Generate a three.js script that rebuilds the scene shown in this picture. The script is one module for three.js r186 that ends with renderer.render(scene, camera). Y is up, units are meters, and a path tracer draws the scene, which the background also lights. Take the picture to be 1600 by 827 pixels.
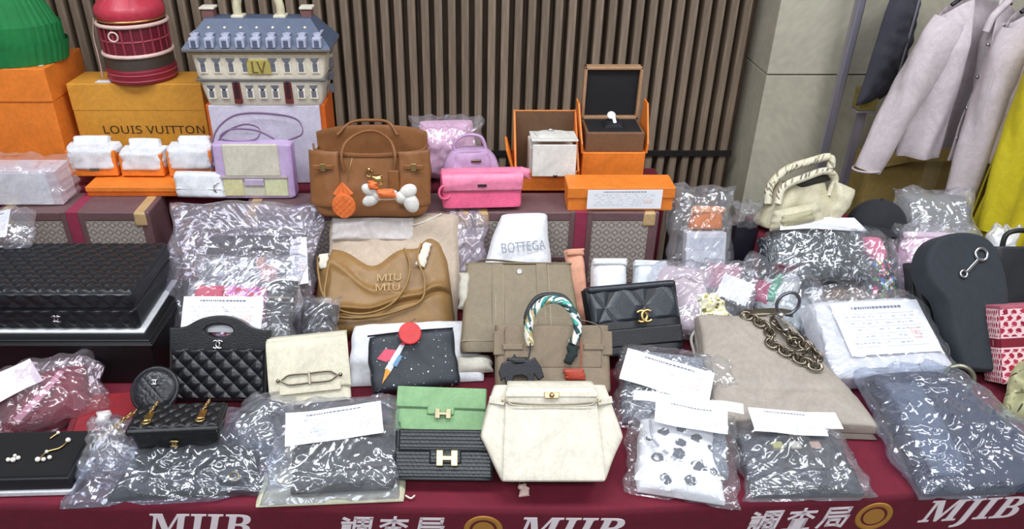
import * as THREE from 'three';
import { RoundedBoxGeometry } from 'three/addons/geometries/RoundedBoxGeometry.js';
import { TextGeometry } from 'three/addons/geometries/TextGeometry.js';
import { FontLoader } from 'three/addons/loaders/FontLoader.js';
import { ImprovedNoise } from 'three/addons/math/ImprovedNoise.js';
import { mergeGeometries, mergeVertices } from 'three/addons/utils/BufferGeometryUtils.js';
import { RectAreaLightUniformsLib } from 'three/addons/lights/RectAreaLightUniformsLib.js';

// ---------- camera, light, exposure ----------
const scene = new THREE.Scene();
scene.background = new THREE.Color(0x0b0b0c);
const camera = new THREE.PerspectiveCamera(2 * Math.atan(827 / 2 / 1200) * 180 / Math.PI, 1600 / 827, 0.05, 30);
camera.position.set(0, 2.024, 0);
camera.rotation.set(-Math.PI / 6, 0, 0);
camera.setViewOffset(1600, 827, 65, 0, 1600, 827);
const renderer = new THREE.WebGLRenderer({ antialias: true });
renderer.toneMapping = THREE.LinearToneMapping;
renderer.toneMappingExposure = 0.86;
renderer.shadowMap.enabled = true;
RectAreaLightUniformsLib.init();
const PANEL_POWER = 13.5, PANEL_TINT = 0xf4f8ff;
const PANELS = [[-1.5, -1.35], [0.1, -1.35], [1.7, -1.35], [-1.5, 0.6], [0.1, 0.6], [1.7, 0.6]];

// ---------- helpers ----------
let seedState = 12345;
const reseed = s => { seedState = (s * 2654435761) >>> 0; };
function rnd() { seedState = (seedState + 0x6D2B79F5) >>> 0; let t = seedState; t = Math.imul(t ^ (t >>> 15), t | 1); t ^= t + Math.imul(t ^ (t >>> 7), t | 61); return ((t ^ (t >>> 14)) >>> 0) / 4294967296; }
const perlin = new ImprovedNoise();
const ns = (x, y, z = 0) => perlin.noise(x + 31.7, y + 17.3, z + 5.1);
const R = d => d * Math.PI / 180;
const V = (x, y, z) => new THREE.Vector3(x, y, z);
const clamp = (x, a, b) => Math.min(b, Math.max(a, x));
const lerp = (a, b, t) => a + (b - a) * t;
const names = new Map();
function numbered(n) { const k = names.get(n) || 0; names.set(n, k + 1); return k ? n + '_' + String(k).padStart(3, '0') : n; }
function metreUV(g) {
  const p = g.attributes.position, n = g.attributes.normal, uv = new Float32Array(p.count * 2);
  for (let i = 0; i < p.count; i++) {
    const ax = Math.abs(n.getX(i)), ay = Math.abs(n.getY(i)), az = Math.abs(n.getZ(i));
    const x = p.getX(i), y = p.getY(i), z = p.getZ(i);
    if (az >= ax && az >= ay) { uv[2 * i] = x; uv[2 * i + 1] = y; } else if (ax >= ay) { uv[2 * i] = z; uv[2 * i + 1] = y; } else { uv[2 * i] = x; uv[2 * i + 1] = z; }
  }
  g.setAttribute('uv', new THREE.BufferAttribute(uv, 2)); return g;
}
function clean(g) { g = g.index ? g.toNonIndexed() : g; for (const k of Object.keys(g.attributes)) if (!['position', 'normal', 'uv'].includes(k)) g.deleteAttribute(k); if (!g.attributes.uv) metreUV(g); return g; }
const merge = list => list.length === 1 ? list[0] : mergeGeometries(list.map(clean));
function tf(g, x = 0, y = 0, z = 0, rx = 0, ry = 0, rz = 0, s = 1) {
  const m = new THREE.Matrix4().compose(V(x, y, z), new THREE.Quaternion().setFromEuler(new THREE.Euler(rx, ry, rz)), s.isVector3 ? s : V(s, s, s));
  g.applyMatrix4(m); return g;
}
// a mesh that is a part of parent (or a thing of its own when parent is the scene)
function part(name, geo, mat, parent, ownUV = false) {
  if (Array.isArray(geo)) geo = merge(geo);
  if (!ownUV) metreUV(geo);
  const m = new THREE.Mesh(geo, mat); m.name = parent === scene ? numbered(name) : name;
  m.castShadow = m.receiveShadow = true; parent.add(m); return m;
}
// a thing: x across, y up its face, z out of its face; p is the middle of its lower back edge
function thing(name, label, category, p, yaw = 0, lean = 0, group) {
  const o = new THREE.Group(); o.name = numbered(name); scene.add(o);
  o.rotation.order = 'YXZ'; o.position.set(...p); o.rotation.set(R(-lean), R(yaw), 0);
  o.userData = { label, category }; if (group) o.userData.group = group; return o;
}
function struct(name, geo, mat, parent = scene) { const m = part(name, geo, mat, parent); if (parent === scene) m.userData.kind = 'structure'; return m; }
function box(w, h, d, x = 0, y = 0, z = 0) { return tf(new THREE.BoxGeometry(w, h, d), x, y, z); }
function rbox(w, h, d, x = 0, y = 0, z = 0, r = 0.004, s = 2) { return tf(new RoundedBoxGeometry(w, h, d, s, Math.min(r, w / 2.01, h / 2.01, d / 2.01)), x, y, z); }
// box spanning x in +-w/2, y in y0..y1, z in z0..z1
const span = (x0, x1, y0, y1, z0, z1, r = 0.003) => rbox(x1 - x0, y1 - y0, z1 - z0, (x0 + x1) / 2, (y0 + y1) / 2, (z0 + z1) / 2, r);
const cyl = (r0, r1, h, x = 0, y = 0, z = 0, n = 24) => tf(new THREE.CylinderGeometry(r1, r0, h, n), x, y, z);
const ball = (r, x, y, z, n = 14) => tf(new THREE.SphereGeometry(r, n, n - 4), x, y, z);
const torus = (r, t, x = 0, y = 0, z = 0, rx = 0, ry = 0, rz = 0, arc = Math.PI * 2) => tf(new THREE.TorusGeometry(r, t, 8, 28, arc), x, y, z, rx, ry, rz);
function curve(pts, closed = false) { return new THREE.CatmullRomCurve3(pts.map(p => V(...p)), closed, 'centripetal'); }
const tube = (pts, r, n = 48, closed = false, m = 8) => new THREE.TubeGeometry(curve(pts, closed), n, r, m, closed);
// ribbon with an oval section: a across `side`, b along the other axis
function ribbon(pts, a, b, side = V(1, 0, 0), n = 48, closed = false) {
  const c = curve(pts, closed), m = 12, pos = [], idx = [], uv = [];
  for (let i = 0; i <= n; i++) {
    const t = i / n, p = c.getPointAt(t), tan = c.getTangentAt(t);
    const s = side.clone().addScaledVector(tan, -side.dot(tan)).normalize(), q = tan.clone().cross(s).normalize();
    for (let j = 0; j <= m; j++) { const th = j / m * 2 * Math.PI, cs = Math.cos(th), sn = Math.sin(th); const sq = v => Math.sign(v) * Math.pow(Math.abs(v), 0.6);
      const v = p.clone().addScaledVector(s, a * sq(cs)).addScaledVector(q, b * sq(sn)); pos.push(v.x, v.y, v.z); uv.push(t, j / m); }
  }
  for (let i = 0; i < n; i++) for (let j = 0; j < m; j++) { const k = i * (m + 1) + j; idx.push(k, k + m + 1, k + 1, k + 1, k + m + 1, k + m + 2); }
  if (!closed) for (const [base, dir] of [[0, 1], [n * (m + 1), -1]]) { const c0 = pos.length / 3; let x = 0, y = 0, z = 0; for (let j = 0; j < m; j++) { x += pos[3 * (base + j)]; y += pos[3 * (base + j) + 1]; z += pos[3 * (base + j) + 2]; } pos.push(x / m, y / m, z / m); uv.push(0, 0); for (let j = 0; j < m; j++) dir > 0 ? idx.push(c0, base + j, base + j + 1) : idx.push(c0, base + j + 1, base + j); }
  const g = new THREE.BufferGeometry(); g.setAttribute('position', new THREE.Float32BufferAttribute(pos, 3)); g.setAttribute('uv', new THREE.Float32BufferAttribute(uv, 2)); g.setIndex(idx); g.computeVertexNormals(); return g;
}
// closed shell of thickness th around a surface f(u, v)
function shell(f, nu, nv, th = 0.001) {
  const W = nu + 1, P = [], N = [], e = 1e-3;
  for (let j = 0; j <= nv; j++) for (let i = 0; i <= nu; i++) { const u = i / nu, v = j / nv, p = f(u, v); P.push(p);
    const du = f(Math.min(1, u + e), v).sub(f(Math.max(0, u - e), v)), dv = f(u, Math.min(1, v + e)).sub(f(u, Math.max(0, v - e))); N.push(du.cross(dv).normalize()); }
  const pos = [], uv = [], idx = [], n = P.length;
  for (const s of [0.5, -0.5]) P.forEach((p, k) => { pos.push(p.x + N[k].x * th * s, p.y + N[k].y * th * s, p.z + N[k].z * th * s); uv.push((k % W) / nu, Math.floor(k / W) / nv); });
  for (let j = 0; j < nv; j++) for (let i = 0; i < nu; i++) { const a = j * W + i, b = a + 1, c = a + W, d = c + 1; idx.push(a, b, c, b, d, c, n + a, n + c, n + b, n + b, n + c, n + d); }
  const rim = []; for (let i = 0; i < nu; i++) rim.push([i, i + 1]); for (let j = 0; j < nv; j++) rim.push([j * W + nu, (j + 1) * W + nu]); for (let i = nu; i > 0; i--) rim.push([nv * W + i, nv * W + i - 1]); for (let j = nv; j > 0; j--) rim.push([j * W, (j - 1) * W]);
  for (const [a, b] of rim) idx.push(a, n + a, b, b, n + a, n + b);
  const g = new THREE.BufferGeometry(); g.setAttribute('position', new THREE.Float32BufferAttribute(pos, 3)); g.setAttribute('uv', new THREE.Float32BufferAttribute(uv, 2)); g.setIndex(idx); g.computeVertexNormals(); return g;
}
// open surface (film) or closed pillow: front z = top(u,v), back z = bot(u,v), outline o(u,v) -> [x,y]
function pillowGeo(o, top, bot, n = 48) {
  const W = n + 1, pos = [], uv = [], idx = [];
  for (const f of [top, bot]) for (let j = 0; j <= n; j++) for (let i = 0; i <= n; i++) { const u = i / n * 2 - 1, v = j / n * 2 - 1, [x, y] = o(u, v); pos.push(x, y, f(u, v)); uv.push(i / n, j / n); }
  const k0 = W * W;
  for (let j = 0; j < n; j++) for (let i = 0; i < n; i++) { const a = j * W + i, b = a + 1, c = a + W, d = c + 1; idx.push(a, b, c, b, d, c, k0 + a, k0 + c, k0 + b, k0 + b, k0 + c, k0 + d); }
  const rim = []; for (let i = 0; i < n; i++) rim.push([i, i + 1]); for (let j = 0; j < n; j++) rim.push([j * W + n, (j + 1) * W + n]); for (let i = n; i > 0; i--) rim.push([n * W + i, n * W + i - 1]); for (let j = n; j > 0; j--) rim.push([j * W, (j - 1) * W]);
  for (const [a, b] of rim) idx.push(a, k0 + a, b, b, k0 + a, k0 + b);
  const g = new THREE.BufferGeometry(); g.setAttribute('position', new THREE.Float32BufferAttribute(pos, 3)); g.setAttribute('uv', new THREE.Float32BufferAttribute(uv, 2)); g.setIndex(idx); g.computeVertexNormals(); return g;
}
// soft flat bag: w wide at the foot, w1 at the mouth, L long, d thick
function soft({ w, w1 = w, shift = 0, L, d, p = 4, q = 0.5, wr = 0.004, f = 14, seed = 1, n = 44, sag = 0, round = 0.03, edge = 0.003, print }) {
  const o = (u, v) => { const t = (v + 1) / 2; const k = 1 - round * Math.pow(Math.abs(v), 6); return [lerp(w, w1, t) / 2 * u * k + shift * t + 0.006 * ns(seed, v * 2), L * t * (1 - round * 0.5 * Math.pow(Math.abs(u), 6)) - sag * (1 - u * u) * t]; };
  const hump = (u, v) => Math.pow(Math.max(0, 1 - Math.pow(Math.abs(u), p)), q) * Math.pow(Math.max(0, 1 - Math.pow(Math.abs(v), p)), q);
  return pillowGeo(o, (u, v) => { const h = hump(u, v), [x, y] = o(u, v); return edge + (d - edge) * h + wr * (0.3 + h) * (ns(x * f + seed * 7, y * f, seed) + 0.5 * ns(x * f * 2.3, y * f * 2.3 + seed * 3, seed)) + (print ? print(u, v, x, y) * h : 0); }, () => 0, n);
}
// heights of finished things, read in the frame of another group: [lowest, highest] z per cell
function heights(group, things, w, L, n) {
  scene.updateMatrixWorld(true); const inv = group.matrixWorld.clone().invert(), lo = new Float32Array(n * n).fill(9), hi = new Float32Array(n * n).fill(-9), x0 = -w * 0.7, sx = w * 1.4 / n, y0 = -L * 0.2, sy = L * 1.4 / n, P = [V(), V(), V()];
  for (const th of things) th.traverse(m => { if (!m.isMesh) return; const M4 = inv.clone().multiply(m.matrixWorld), g = m.geometry, q = g.attributes.position, id = g.index, k = id ? id.count : q.count;
    for (let i = 0; i < k; i += 3) { for (let j = 0; j < 3; j++) P[j].fromBufferAttribute(q, id ? id.getX(i + j) : i + j).applyMatrix4(M4);
      const st = Math.min(40, 1 + Math.ceil(Math.max(P[0].distanceTo(P[1]), P[1].distanceTo(P[2]), P[2].distanceTo(P[0])) / Math.min(sx, sy)));
      for (let a = 0; a <= st; a++) for (let b = 0; b <= st - a; b++) { const u = a / st, v = b / st, t = 1 - u - v, x = P[0].x * t + P[1].x * u + P[2].x * v, y = P[0].y * t + P[1].y * u + P[2].y * v, z = P[0].z * t + P[1].z * u + P[2].z * v, ci = Math.floor((x - x0) / sx), cj = Math.floor((y - y0) / sy);
        for (let dj = -2; dj <= 2; dj++) for (let di = -2; di <= 2; di++) { const ii = ci + di, jj = cj + dj; if (ii < 0 || jj < 0 || ii >= n || jj >= n) continue; const c = jj * n + ii; if (z > hi[c]) hi[c] = z; if (z < lo[c]) lo[c] = z; } } } });
  return (x, y) => { const i = clamp(Math.floor((x - x0) / sx), 0, n - 1), j = clamp(Math.floor((y - y0) / sy), 0, n - 1); return [lo[j * n + i], hi[j * n + i]]; };
}
// crumpled clear film round something: a pillow with sharp creases, drawn over the things it holds
function film({ w, w1 = w, shift = 0, L, d, seed = 1, cr = 0.012, f = 9, n = 64, rag = 0.02, p = 3, q = 0.55, over, group }) {
  const o = (u, v) => { const t = (v + 1) / 2; return [lerp(w, w1, t) / 2 * u + shift * t + rag * ns(seed * 3, v * 2.6, u) * Math.abs(u), Math.max(0.0015, L * t + rag * ns(u * 2.6, seed * 5, v) * Math.abs(v))]; };
  const hump = (u, v) => Math.pow(Math.max(0, 1 - Math.pow(Math.abs(u), p)), q) * Math.pow(Math.max(0, 1 - Math.pow(Math.abs(v), p)), q);
  const ridge = (x, y, k) => 1 - 2.2 * Math.abs(ns(x, y, k)), H = over && over.length ? heights(group, over, w, L, Math.round(n * 0.9)) : null;
  const top = (u, v) => { const h = hump(u, v), [x, y] = o(u, v); const a = 0.5 + seed; const wx = x + 0.03 * ns(x * 8, y * 8, seed), wy = y + 0.03 * ns(x * 8, y * 8, seed + 9);
    const crease = cr * (0.25 + 0.75 * h) * (0.6 * ridge(wx * f, wy * f * 0.6, a) + 0.35 * ridge(wx * f * 2.1, wy * f * 1.7, a * 2) + 0.22 * ridge(wx * f * 4.6, wy * f * 3.6, a * 3));
    const z = Math.max(0.004 + 0.5 * d * h, 0.004 + d * h + crease); if (!H) return z; const k = H(x, y)[1]; return k > -8 ? Math.max(z, k + 0.006 + 0.25 * Math.max(0, crease)) : z; };
  return pillowGeo(o, top, (u, v) => { const z = 0.001 * (1 + ns(u * 3, v * 3, seed)); if (!H) return z; const [x, y] = o(u, v), k = H(x, y)[0]; return k < 8 ? Math.min(z, k - 0.003) : z; }, n);
}
// box-like bag body: rings up y, section a superellipse, back at z = 0
function bagGeo({ w, d, L, pw = 6, n = 26, m = 64, wr = 0, f = 20, seed = 1, rim = 0.012, disp, open = false }) {
  const wf = typeof w === 'function' ? w : () => w, df = typeof d === 'function' ? d : () => d, pos = [], idx = [], ts = [];
  const se = (c, e) => Math.sign(c) * Math.pow(Math.abs(c), 2 / e);
  for (let i = 0; i <= n; i++) ts.push([i / n, 1]);
  const rows = [[0, 0.0], [0, 0.5], [0, 1 - rim * 5], ...ts.map(([t]) => [t, t * L < rim ? 1 - rim * 2 * Math.pow(1 - t * L / rim, 2) : 1])];
  if (!open) rows.push([1, 0.9], [1, 0.5], [1, 0]); 
  for (const [t, s] of rows) { const W = wf(t) / 2 * s, D = df(t) / 2 * s, z0 = df(t) / 2;
    for (let j = 0; j <= m; j++) { const th = j / m * 2 * Math.PI, c = Math.cos(th), sn = Math.sin(th); let x = W * se(c, pw), z = z0 + D * se(sn, pw), y = L * t;
      const k = wr * ns(x * f, y * f, z * f + seed * 5); x += k * c; z += k * sn; if (disp && s > 0.98) { const q = disp(x, y, z, sn, t); z += q * sn; x += q * c * 0.3; } pos.push(x, y, z); } }
  const W1 = m + 1; for (let i = 0; i < rows.length - 1; i++) for (let j = 0; j < m; j++) { const a = i * W1 + j, b = a + 1, c = a + W1, e = c + 1; idx.push(a, c, b, b, c, e); }
  let g = new THREE.BufferGeometry(); g.setAttribute('position', new THREE.Float32BufferAttribute(pos, 3)); g.setIndex(idx); g = mergeVertices(g, 1e-5); g.computeVertexNormals(); return g;
}
// diamond quilting height at (x, y), cell size s
const quilt = (x, y, s, a) => { const p = (x + y) / s, q = (x - y) / s; return a * (Math.sqrt(Math.abs(Math.sin(p * Math.PI) * Math.sin(q * Math.PI))) - 0.35); };
// slab with a moulded face: x in +-w/2, y in 0..L, z from 0 to d plus relief
function relief(w, L, d, h, n = 96, pad = 0.004, m = n) {
  const f = (u, v) => { const x = u * w / 2, y = (v + 1) / 2 * L, e = Math.min(1, Math.min((1 - Math.abs(u)) * w / 2, y, L - y) / pad); return d - pad * 0.8 * Math.pow(1 - clamp(e, 0, 1), 2) + h(x, y) * clamp(e, 0, 1); };
  return pillowGeo((u, v) => [u * w / 2, (v + 1) / 2 * L], f, () => 0, n);
}
const font = await new FontLoader().loadAsync('fonts/droid/droid_sans_regular.typeface.json');
const fontBold = await new FontLoader().loadAsync('fonts/droid/droid_serif_bold.typeface.json');
function text(s, size, depth, f = font, shear = 0, wide = 1) {
  const g = new TextGeometry(s, { font: f, size, depth, curveSegments: 4, bevelEnabled: false }); g.computeBoundingBox();
  const b = g.boundingBox; g.translate(-(b.min.x + b.max.x) / 2, 0, 0);
  if (shear || wide !== 1) g.applyMatrix4(new THREE.Matrix4().set(wide, shear, 0, 0, 0, 1, 0, 0, 0, 0, 1, 0, 0, 0, 0, 1)); return g;
}

// ---------- procedural textures ----------
function dataTex(n, fn, srgb = false) {
  const a = new Uint8Array(n * n * 4); for (let j = 0; j < n; j++) for (let i = 0; i < n; i++) { const c = fn(i / n, j / n), k = 4 * (j * n + i), v = Array.isArray(c) ? c : [c, c, c]; for (let q = 0; q < 3; q++) a[k + q] = clamp(v[q] * 255, 0, 255); a[k + 3] = 255; }
  const t = new THREE.DataTexture(a, n, n); t.wrapS = t.wrapT = THREE.RepeatWrapping; t.magFilter = THREE.LinearFilter; t.minFilter = THREE.LinearMipmapLinearFilter; t.generateMipmaps = true; if (srgb) t.colorSpace = THREE.SRGBColorSpace; t.needsUpdate = true; return t;
}
const tileN = (x, y, f, s = 0) => { const a = x * 2 * Math.PI, b = y * 2 * Math.PI, r = f / 6.283; return perlin.noise(Math.cos(a) * r + s, Math.sin(a) * r + Math.cos(b) * r * 0.9 + 3.1, Math.sin(b) * r + s * 1.7); };
const T = {
  leather: dataTex(256, (x, y) => 0.5 + 0.28 * tileN(x, y, 34, 1) + 0.25 * Math.abs(tileN(x, y, 60, 5))),
  fabric: dataTex(256, (x, y) => 0.5 + 0.22 * Math.sin(x * 2 * Math.PI * 40) * Math.sin(y * 2 * Math.PI * 40) + 0.25 * tileN(x, y, 12, 2)),
  mottle: dataTex(256, (x, y) => { const v = 0.95 + 0.05 * tileN(x, y, 5, 3) + 0.05 * tileN(x, y, 22, 8) + 0.05 * tileN(x, y, 70, 4); return v; }, true),
  concrete: dataTex(512, (x, y) => { const v = 0.93 + 0.04 * tileN(x, y, 4, 3) + 0.03 * tileN(x, y, 14, 8) + 0.05 * tileN(x, y, 60, 4); return [v, v * 0.995, v * 0.985]; }, true),
  crinkle: dataTex(512, (x, y) => { const wx = x + 0.03 * tileN(x, y, 6, 2), wy = y + 0.03 * tileN(x, y, 6, 7); return 0.95 - 1.0 * Math.abs(tileN(wx, wy, 11, 1)) - 0.45 * Math.abs(tileN(wx, wy, 21, 4)) - 0.08 * Math.abs(tileN(wx, wy, 44, 9)); }),
  wood: dataTex(256, (x, y) => { const v = 0.86 + 0.16 * tileN(x, y * 0.15, 60, 3) + 0.05 * tileN(x, y, 30, 8); return v; }, true),
};
function rep(t, k, k2 = k) { const c = t.clone(); c.repeat.set(k, k2); c.needsUpdate = true; return c; }
const TX = { leather: rep(T.leather, 9), fabric: rep(T.fabric, 9), mottle: rep(T.mottle, 3.1), concrete: rep(T.concrete, 0.8), wood: rep(T.wood, 3, 0.8), crinkle: rep(T.crinkle, 1.7) };
function canvasTex(w, h, draw) { const c = document.createElement('canvas'); c.width = w; c.height = h; const x = c.getContext('2d'); draw(x, w, h); const t = new THREE.CanvasTexture(c); t.colorSpace = THREE.SRGBColorSpace; t.wrapS = t.wrapT = THREE.RepeatWrapping; t.anisotropy = 4; return t; }
function mat(color, o = {}) {
  const m = new THREE.MeshPhysicalMaterial({ color, roughness: o.r ?? 0.6, metalness: o.m ?? 0 });
  if (o.kind !== 'plain') m.map = TX[o.map || 'mottle'];
  if (o.bump) { m.bumpMap = TX[o.bump]; m.bumpScale = o.bs ?? 0.0006; }
  if (o.sheen) { m.sheen = o.sheen; m.sheenRoughness = 0.6; m.sheenColor = new THREE.Color(color).lerp(new THREE.Color(0xffffff), 0.4); }
  if (o.cc) { m.clearcoat = o.cc; m.clearcoatRoughness = 0.25; }
  if (o.tex) m.map = o.tex;
  m.side = THREE.DoubleSide; return m;
}
const leather = (c, r = 0.45, bs = 0.0006) => mat(c, { r, bump: 'leather', bs });
const cloth = (c, r = 0.9) => mat(c, { r, bump: 'fabric', bs: 0.0005, sheen: 0.25 });
const card = (c, r = 0.55) => mat(c, { r, bump: 'leather', bs: 0.00015 });
const filmMat = (tint = 0xf6f7fb, tr = 0.92, r = 0.15) => { const m = new THREE.MeshPhysicalMaterial({ color: tint, roughness: r, transmission: tr, thickness: 0, ior: 1.9, specularIntensity: 1 }); m.bumpMap = TX.crinkle; m.bumpScale = 0.0075; m.side = THREE.DoubleSide; return m; };
const K = {
  gold: mat(0xd2b376, { r: 0.28, m: 1, kind: 'plain' }), silver: mat(0xd8d8da, { r: 0.22, m: 1, kind: 'plain' }), gunmetal: mat(0x8b8172, { r: 0.32, m: 1, kind: 'plain' }),
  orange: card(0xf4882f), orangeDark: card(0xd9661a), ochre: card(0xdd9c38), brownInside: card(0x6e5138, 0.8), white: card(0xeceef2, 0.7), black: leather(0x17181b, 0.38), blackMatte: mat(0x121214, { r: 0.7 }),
  maroon: cloth(0x6e1229), paper: mat(0xf3f4f8, { r: 0.85 }), film: filmMat(), filmClear: filmMat(0xfcfdff, 0.955, 0.14), cream: leather(0xe3dcc6, 0.5), taupe: leather(0x8d7c65, 0.55), tan: leather(0x9c7440, 0.5, 0.0004),
  brown: leather(0x8f5d33, 0.45), thread: mat(0xb9a78a, { r: 0.9 }), cotton: cloth(0xeef0f4), beigeCotton: cloth(0xb3a593), ivory: cloth(0xe6dfd0),
};
const evidence = canvasTex(512, 256, (x, w, h) => {
  x.fillStyle = '#f5f6fa'; x.fillRect(0, 0, w, h); reseed(5); x.fillStyle = '#787a86'; let px = 110; while (px < 400) { const l = 8 + rnd() * 12; x.fillRect(px, 24, l, 13); px += l + 4; }
  x.strokeStyle = '#b4b6c2'; x.lineWidth = 2.5; for (let i = 0; i < 6; i++) { x.beginPath(); x.moveTo(40, 60 + i * 32); x.lineTo(470, 60 + i * 32); x.stroke(); }
  x.fillStyle = '#aeb0bc'; for (let i = 0; i < 5; i++) { let q = 48; while (q < 440) { const l = 6 + rnd() * 22; if (rnd() > 0.35) x.fillRect(q, 70 + i * 32 + rnd() * 4, l, 6); q += l + 8; } }
  x.strokeStyle = '#e3a79e'; x.lineWidth = 4; x.strokeRect(392, 140, 44, 44); x.fillStyle = '#ecc4bc'; x.fillRect(402, 152, 24, 20);
});
const formMat = mat(0xffffff, { r: 0.8, tex: evidence });
// a paper form with a little curl, w x h, in the plane z = 0 of its parent
function form(parent, w, h, x, y, z, rz = 0, curl = 0.006, seed = 1, rx = 0) {
  const g = shell((u, v) => V((u - 0.5) * w, (v - 0.5) * h, curl * Math.sin(u * 3 + seed) + 0.6 * curl * ns(u * 3 + seed, v * 3)), 16, 10, 0.0006);
  return part('paper_form', tf(g, x, y, z, rx, 0, rz), formMat, parent, true);
}
// the ring emblem of two crossed open rings
const crossedRings = (r, t, x, y, z) => [torus(r, t, x - r * 0.52, y, z, 0, 0, -Math.PI * 0.74, Math.PI * 1.48), torus(r, t, x + r * 0.52, y, z + t * 0.4, 0, 0, Math.PI * 0.26, Math.PI * 1.48)];
const hLogo = (w, h, t, x, y, z) => [rbox(w * 0.3, h, t, x - w * 0.32, y, z, t * 0.3), rbox(w * 0.3, h, t, x + w * 0.32, y, z, t * 0.3), rbox(w * 0.5, h * 0.3, t, x, y, z, t * 0.3)];
function chainLinks(parent, mat0, pts, step, r, t, name = 'chain_link') {
  const c = curve(pts), n = Math.max(2, Math.round(c.getLength() / step)), g = new THREE.TorusGeometry(r, t, 6, 14); g.scale(1.35, 1, 1); metreUV(g);
  for (let i = 0; i <= n; i++) { const p = c.getPointAt(i / n), q = c.getTangentAt(i / n), m = part(name, g, mat0, parent, true); m.position.copy(p); m.quaternion.setFromUnitVectors(V(1, 0, 0), q); m.rotateX(i % 2 ? 1.15 : 0.25); }
}
const along = (p0, p1, n) => Array.from({ length: n }, (_, i) => p0 + (p1 - p0) * i / (n - 1));

// ---------- the room ----------
const wallWhite = mat(0xd9d8d4, { r: 0.9 }), ceilMat = mat(0xe6e6e4, { r: 0.95 }), floorMat = mat(0x8d8f92, { r: 0.7, map: 'concrete' });
struct('floor', box(8.4, 0.1, 6.6, 0, -0.05, 0.2), floorMat);
struct('ceiling', box(8.4, 0.1, 6.6, 0, 3.05, 0.2), ceilMat);
struct('wall_left', box(0.1, 3.1, 6.6, -4.1, 1.5, 0.2), wallWhite);
struct('wall_right', box(0.1, 3.1, 6.6, 4.1, 1.5, 0.2), wallWhite);
struct('wall_front', box(8.4, 3.1, 0.1, 0, 1.5, 3.4), wallWhite);
const wallBack = new THREE.Group(); wallBack.name = 'wall_back'; wallBack.userData.kind = 'structure'; scene.add(wallBack);
part('backing_board', box(8.4, 3.1, 0.1, 0, 1.5, -2.955), mat(0x7d6a58, { r: 0.8, map: 'wood' }), wallBack);
{ // upright wooden slats
  const tones = [0x9c8874, 0x93806c, 0xa38f7a, 0x988571].map(c => mat(c, { r: 0.62, map: 'wood', bump: 'leather', bs: 0.0003 }));
  const g = metreUV(rbox(0.028, 3.0, 0.095, 0, 0, -0.0285, 0.003));
  reseed(3); for (let i = 0; i < 68; i++) { const m = part('slat', g, tones[Math.floor(rnd() * 4)], wallBack, true); m.position.set(0.985 - i * 0.0478, 1.5, -2.829); }
  part('rail', box(3.35, 0.02, 0.012, -0.66, 0.905, -2.806), mat(0x17110d, { r: 0.8 }), wallBack);
  const conc = [0xc6c2ae, 0xbfbba8, 0xc9c5b2].map(c => mat(c, { r: 0.8, map: 'concrete', bump: 'leather', bs: 0.0002 }));
  let k = 0; for (const [y0, y1] of [[0, 1.2465], [1.2515, 2.45], [2.455, 3.0]]) for (const [x0, x1] of [[1.045, 2.4], [2.404, 4.05]]) part('concrete_panel', span(x0, x1, y0, y1, -2.904, -2.68, 0.002), conc[k++ % 3], wallBack);
}
for (const [x, z] of PANELS) { // ceiling light panels
  const o = thing('ceiling_light', 'flat square-edged white light panel set into the ceiling', 'light', [x, 2.985, z], 0, 0, 'ceiling light panels');
  part('frame', [box(1.24, 0.03, 0.03, 0, 0, 0.305), box(1.24, 0.03, 0.03, 0, 0, -0.305), box(0.03, 0.03, 0.64, 0.605, 0, 0), box(0.03, 0.03, 0.64, -0.605, 0, 0)], K.white, o);
  const gl = new THREE.MeshStandardMaterial({ color: 0xffffff, emissive: PANEL_TINT, emissiveIntensity: 3 });
  part('diffuser', box(1.18, 0.01, 0.58, 0, 0.005, 0), gl, o);
  const l = new THREE.RectAreaLight(PANEL_TINT, PANEL_POWER, 1.16, 0.56); l.position.set(x, 2.975, z); l.rotation.x = -Math.PI / 2; l.castShadow = true; scene.add(l);
}
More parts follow.
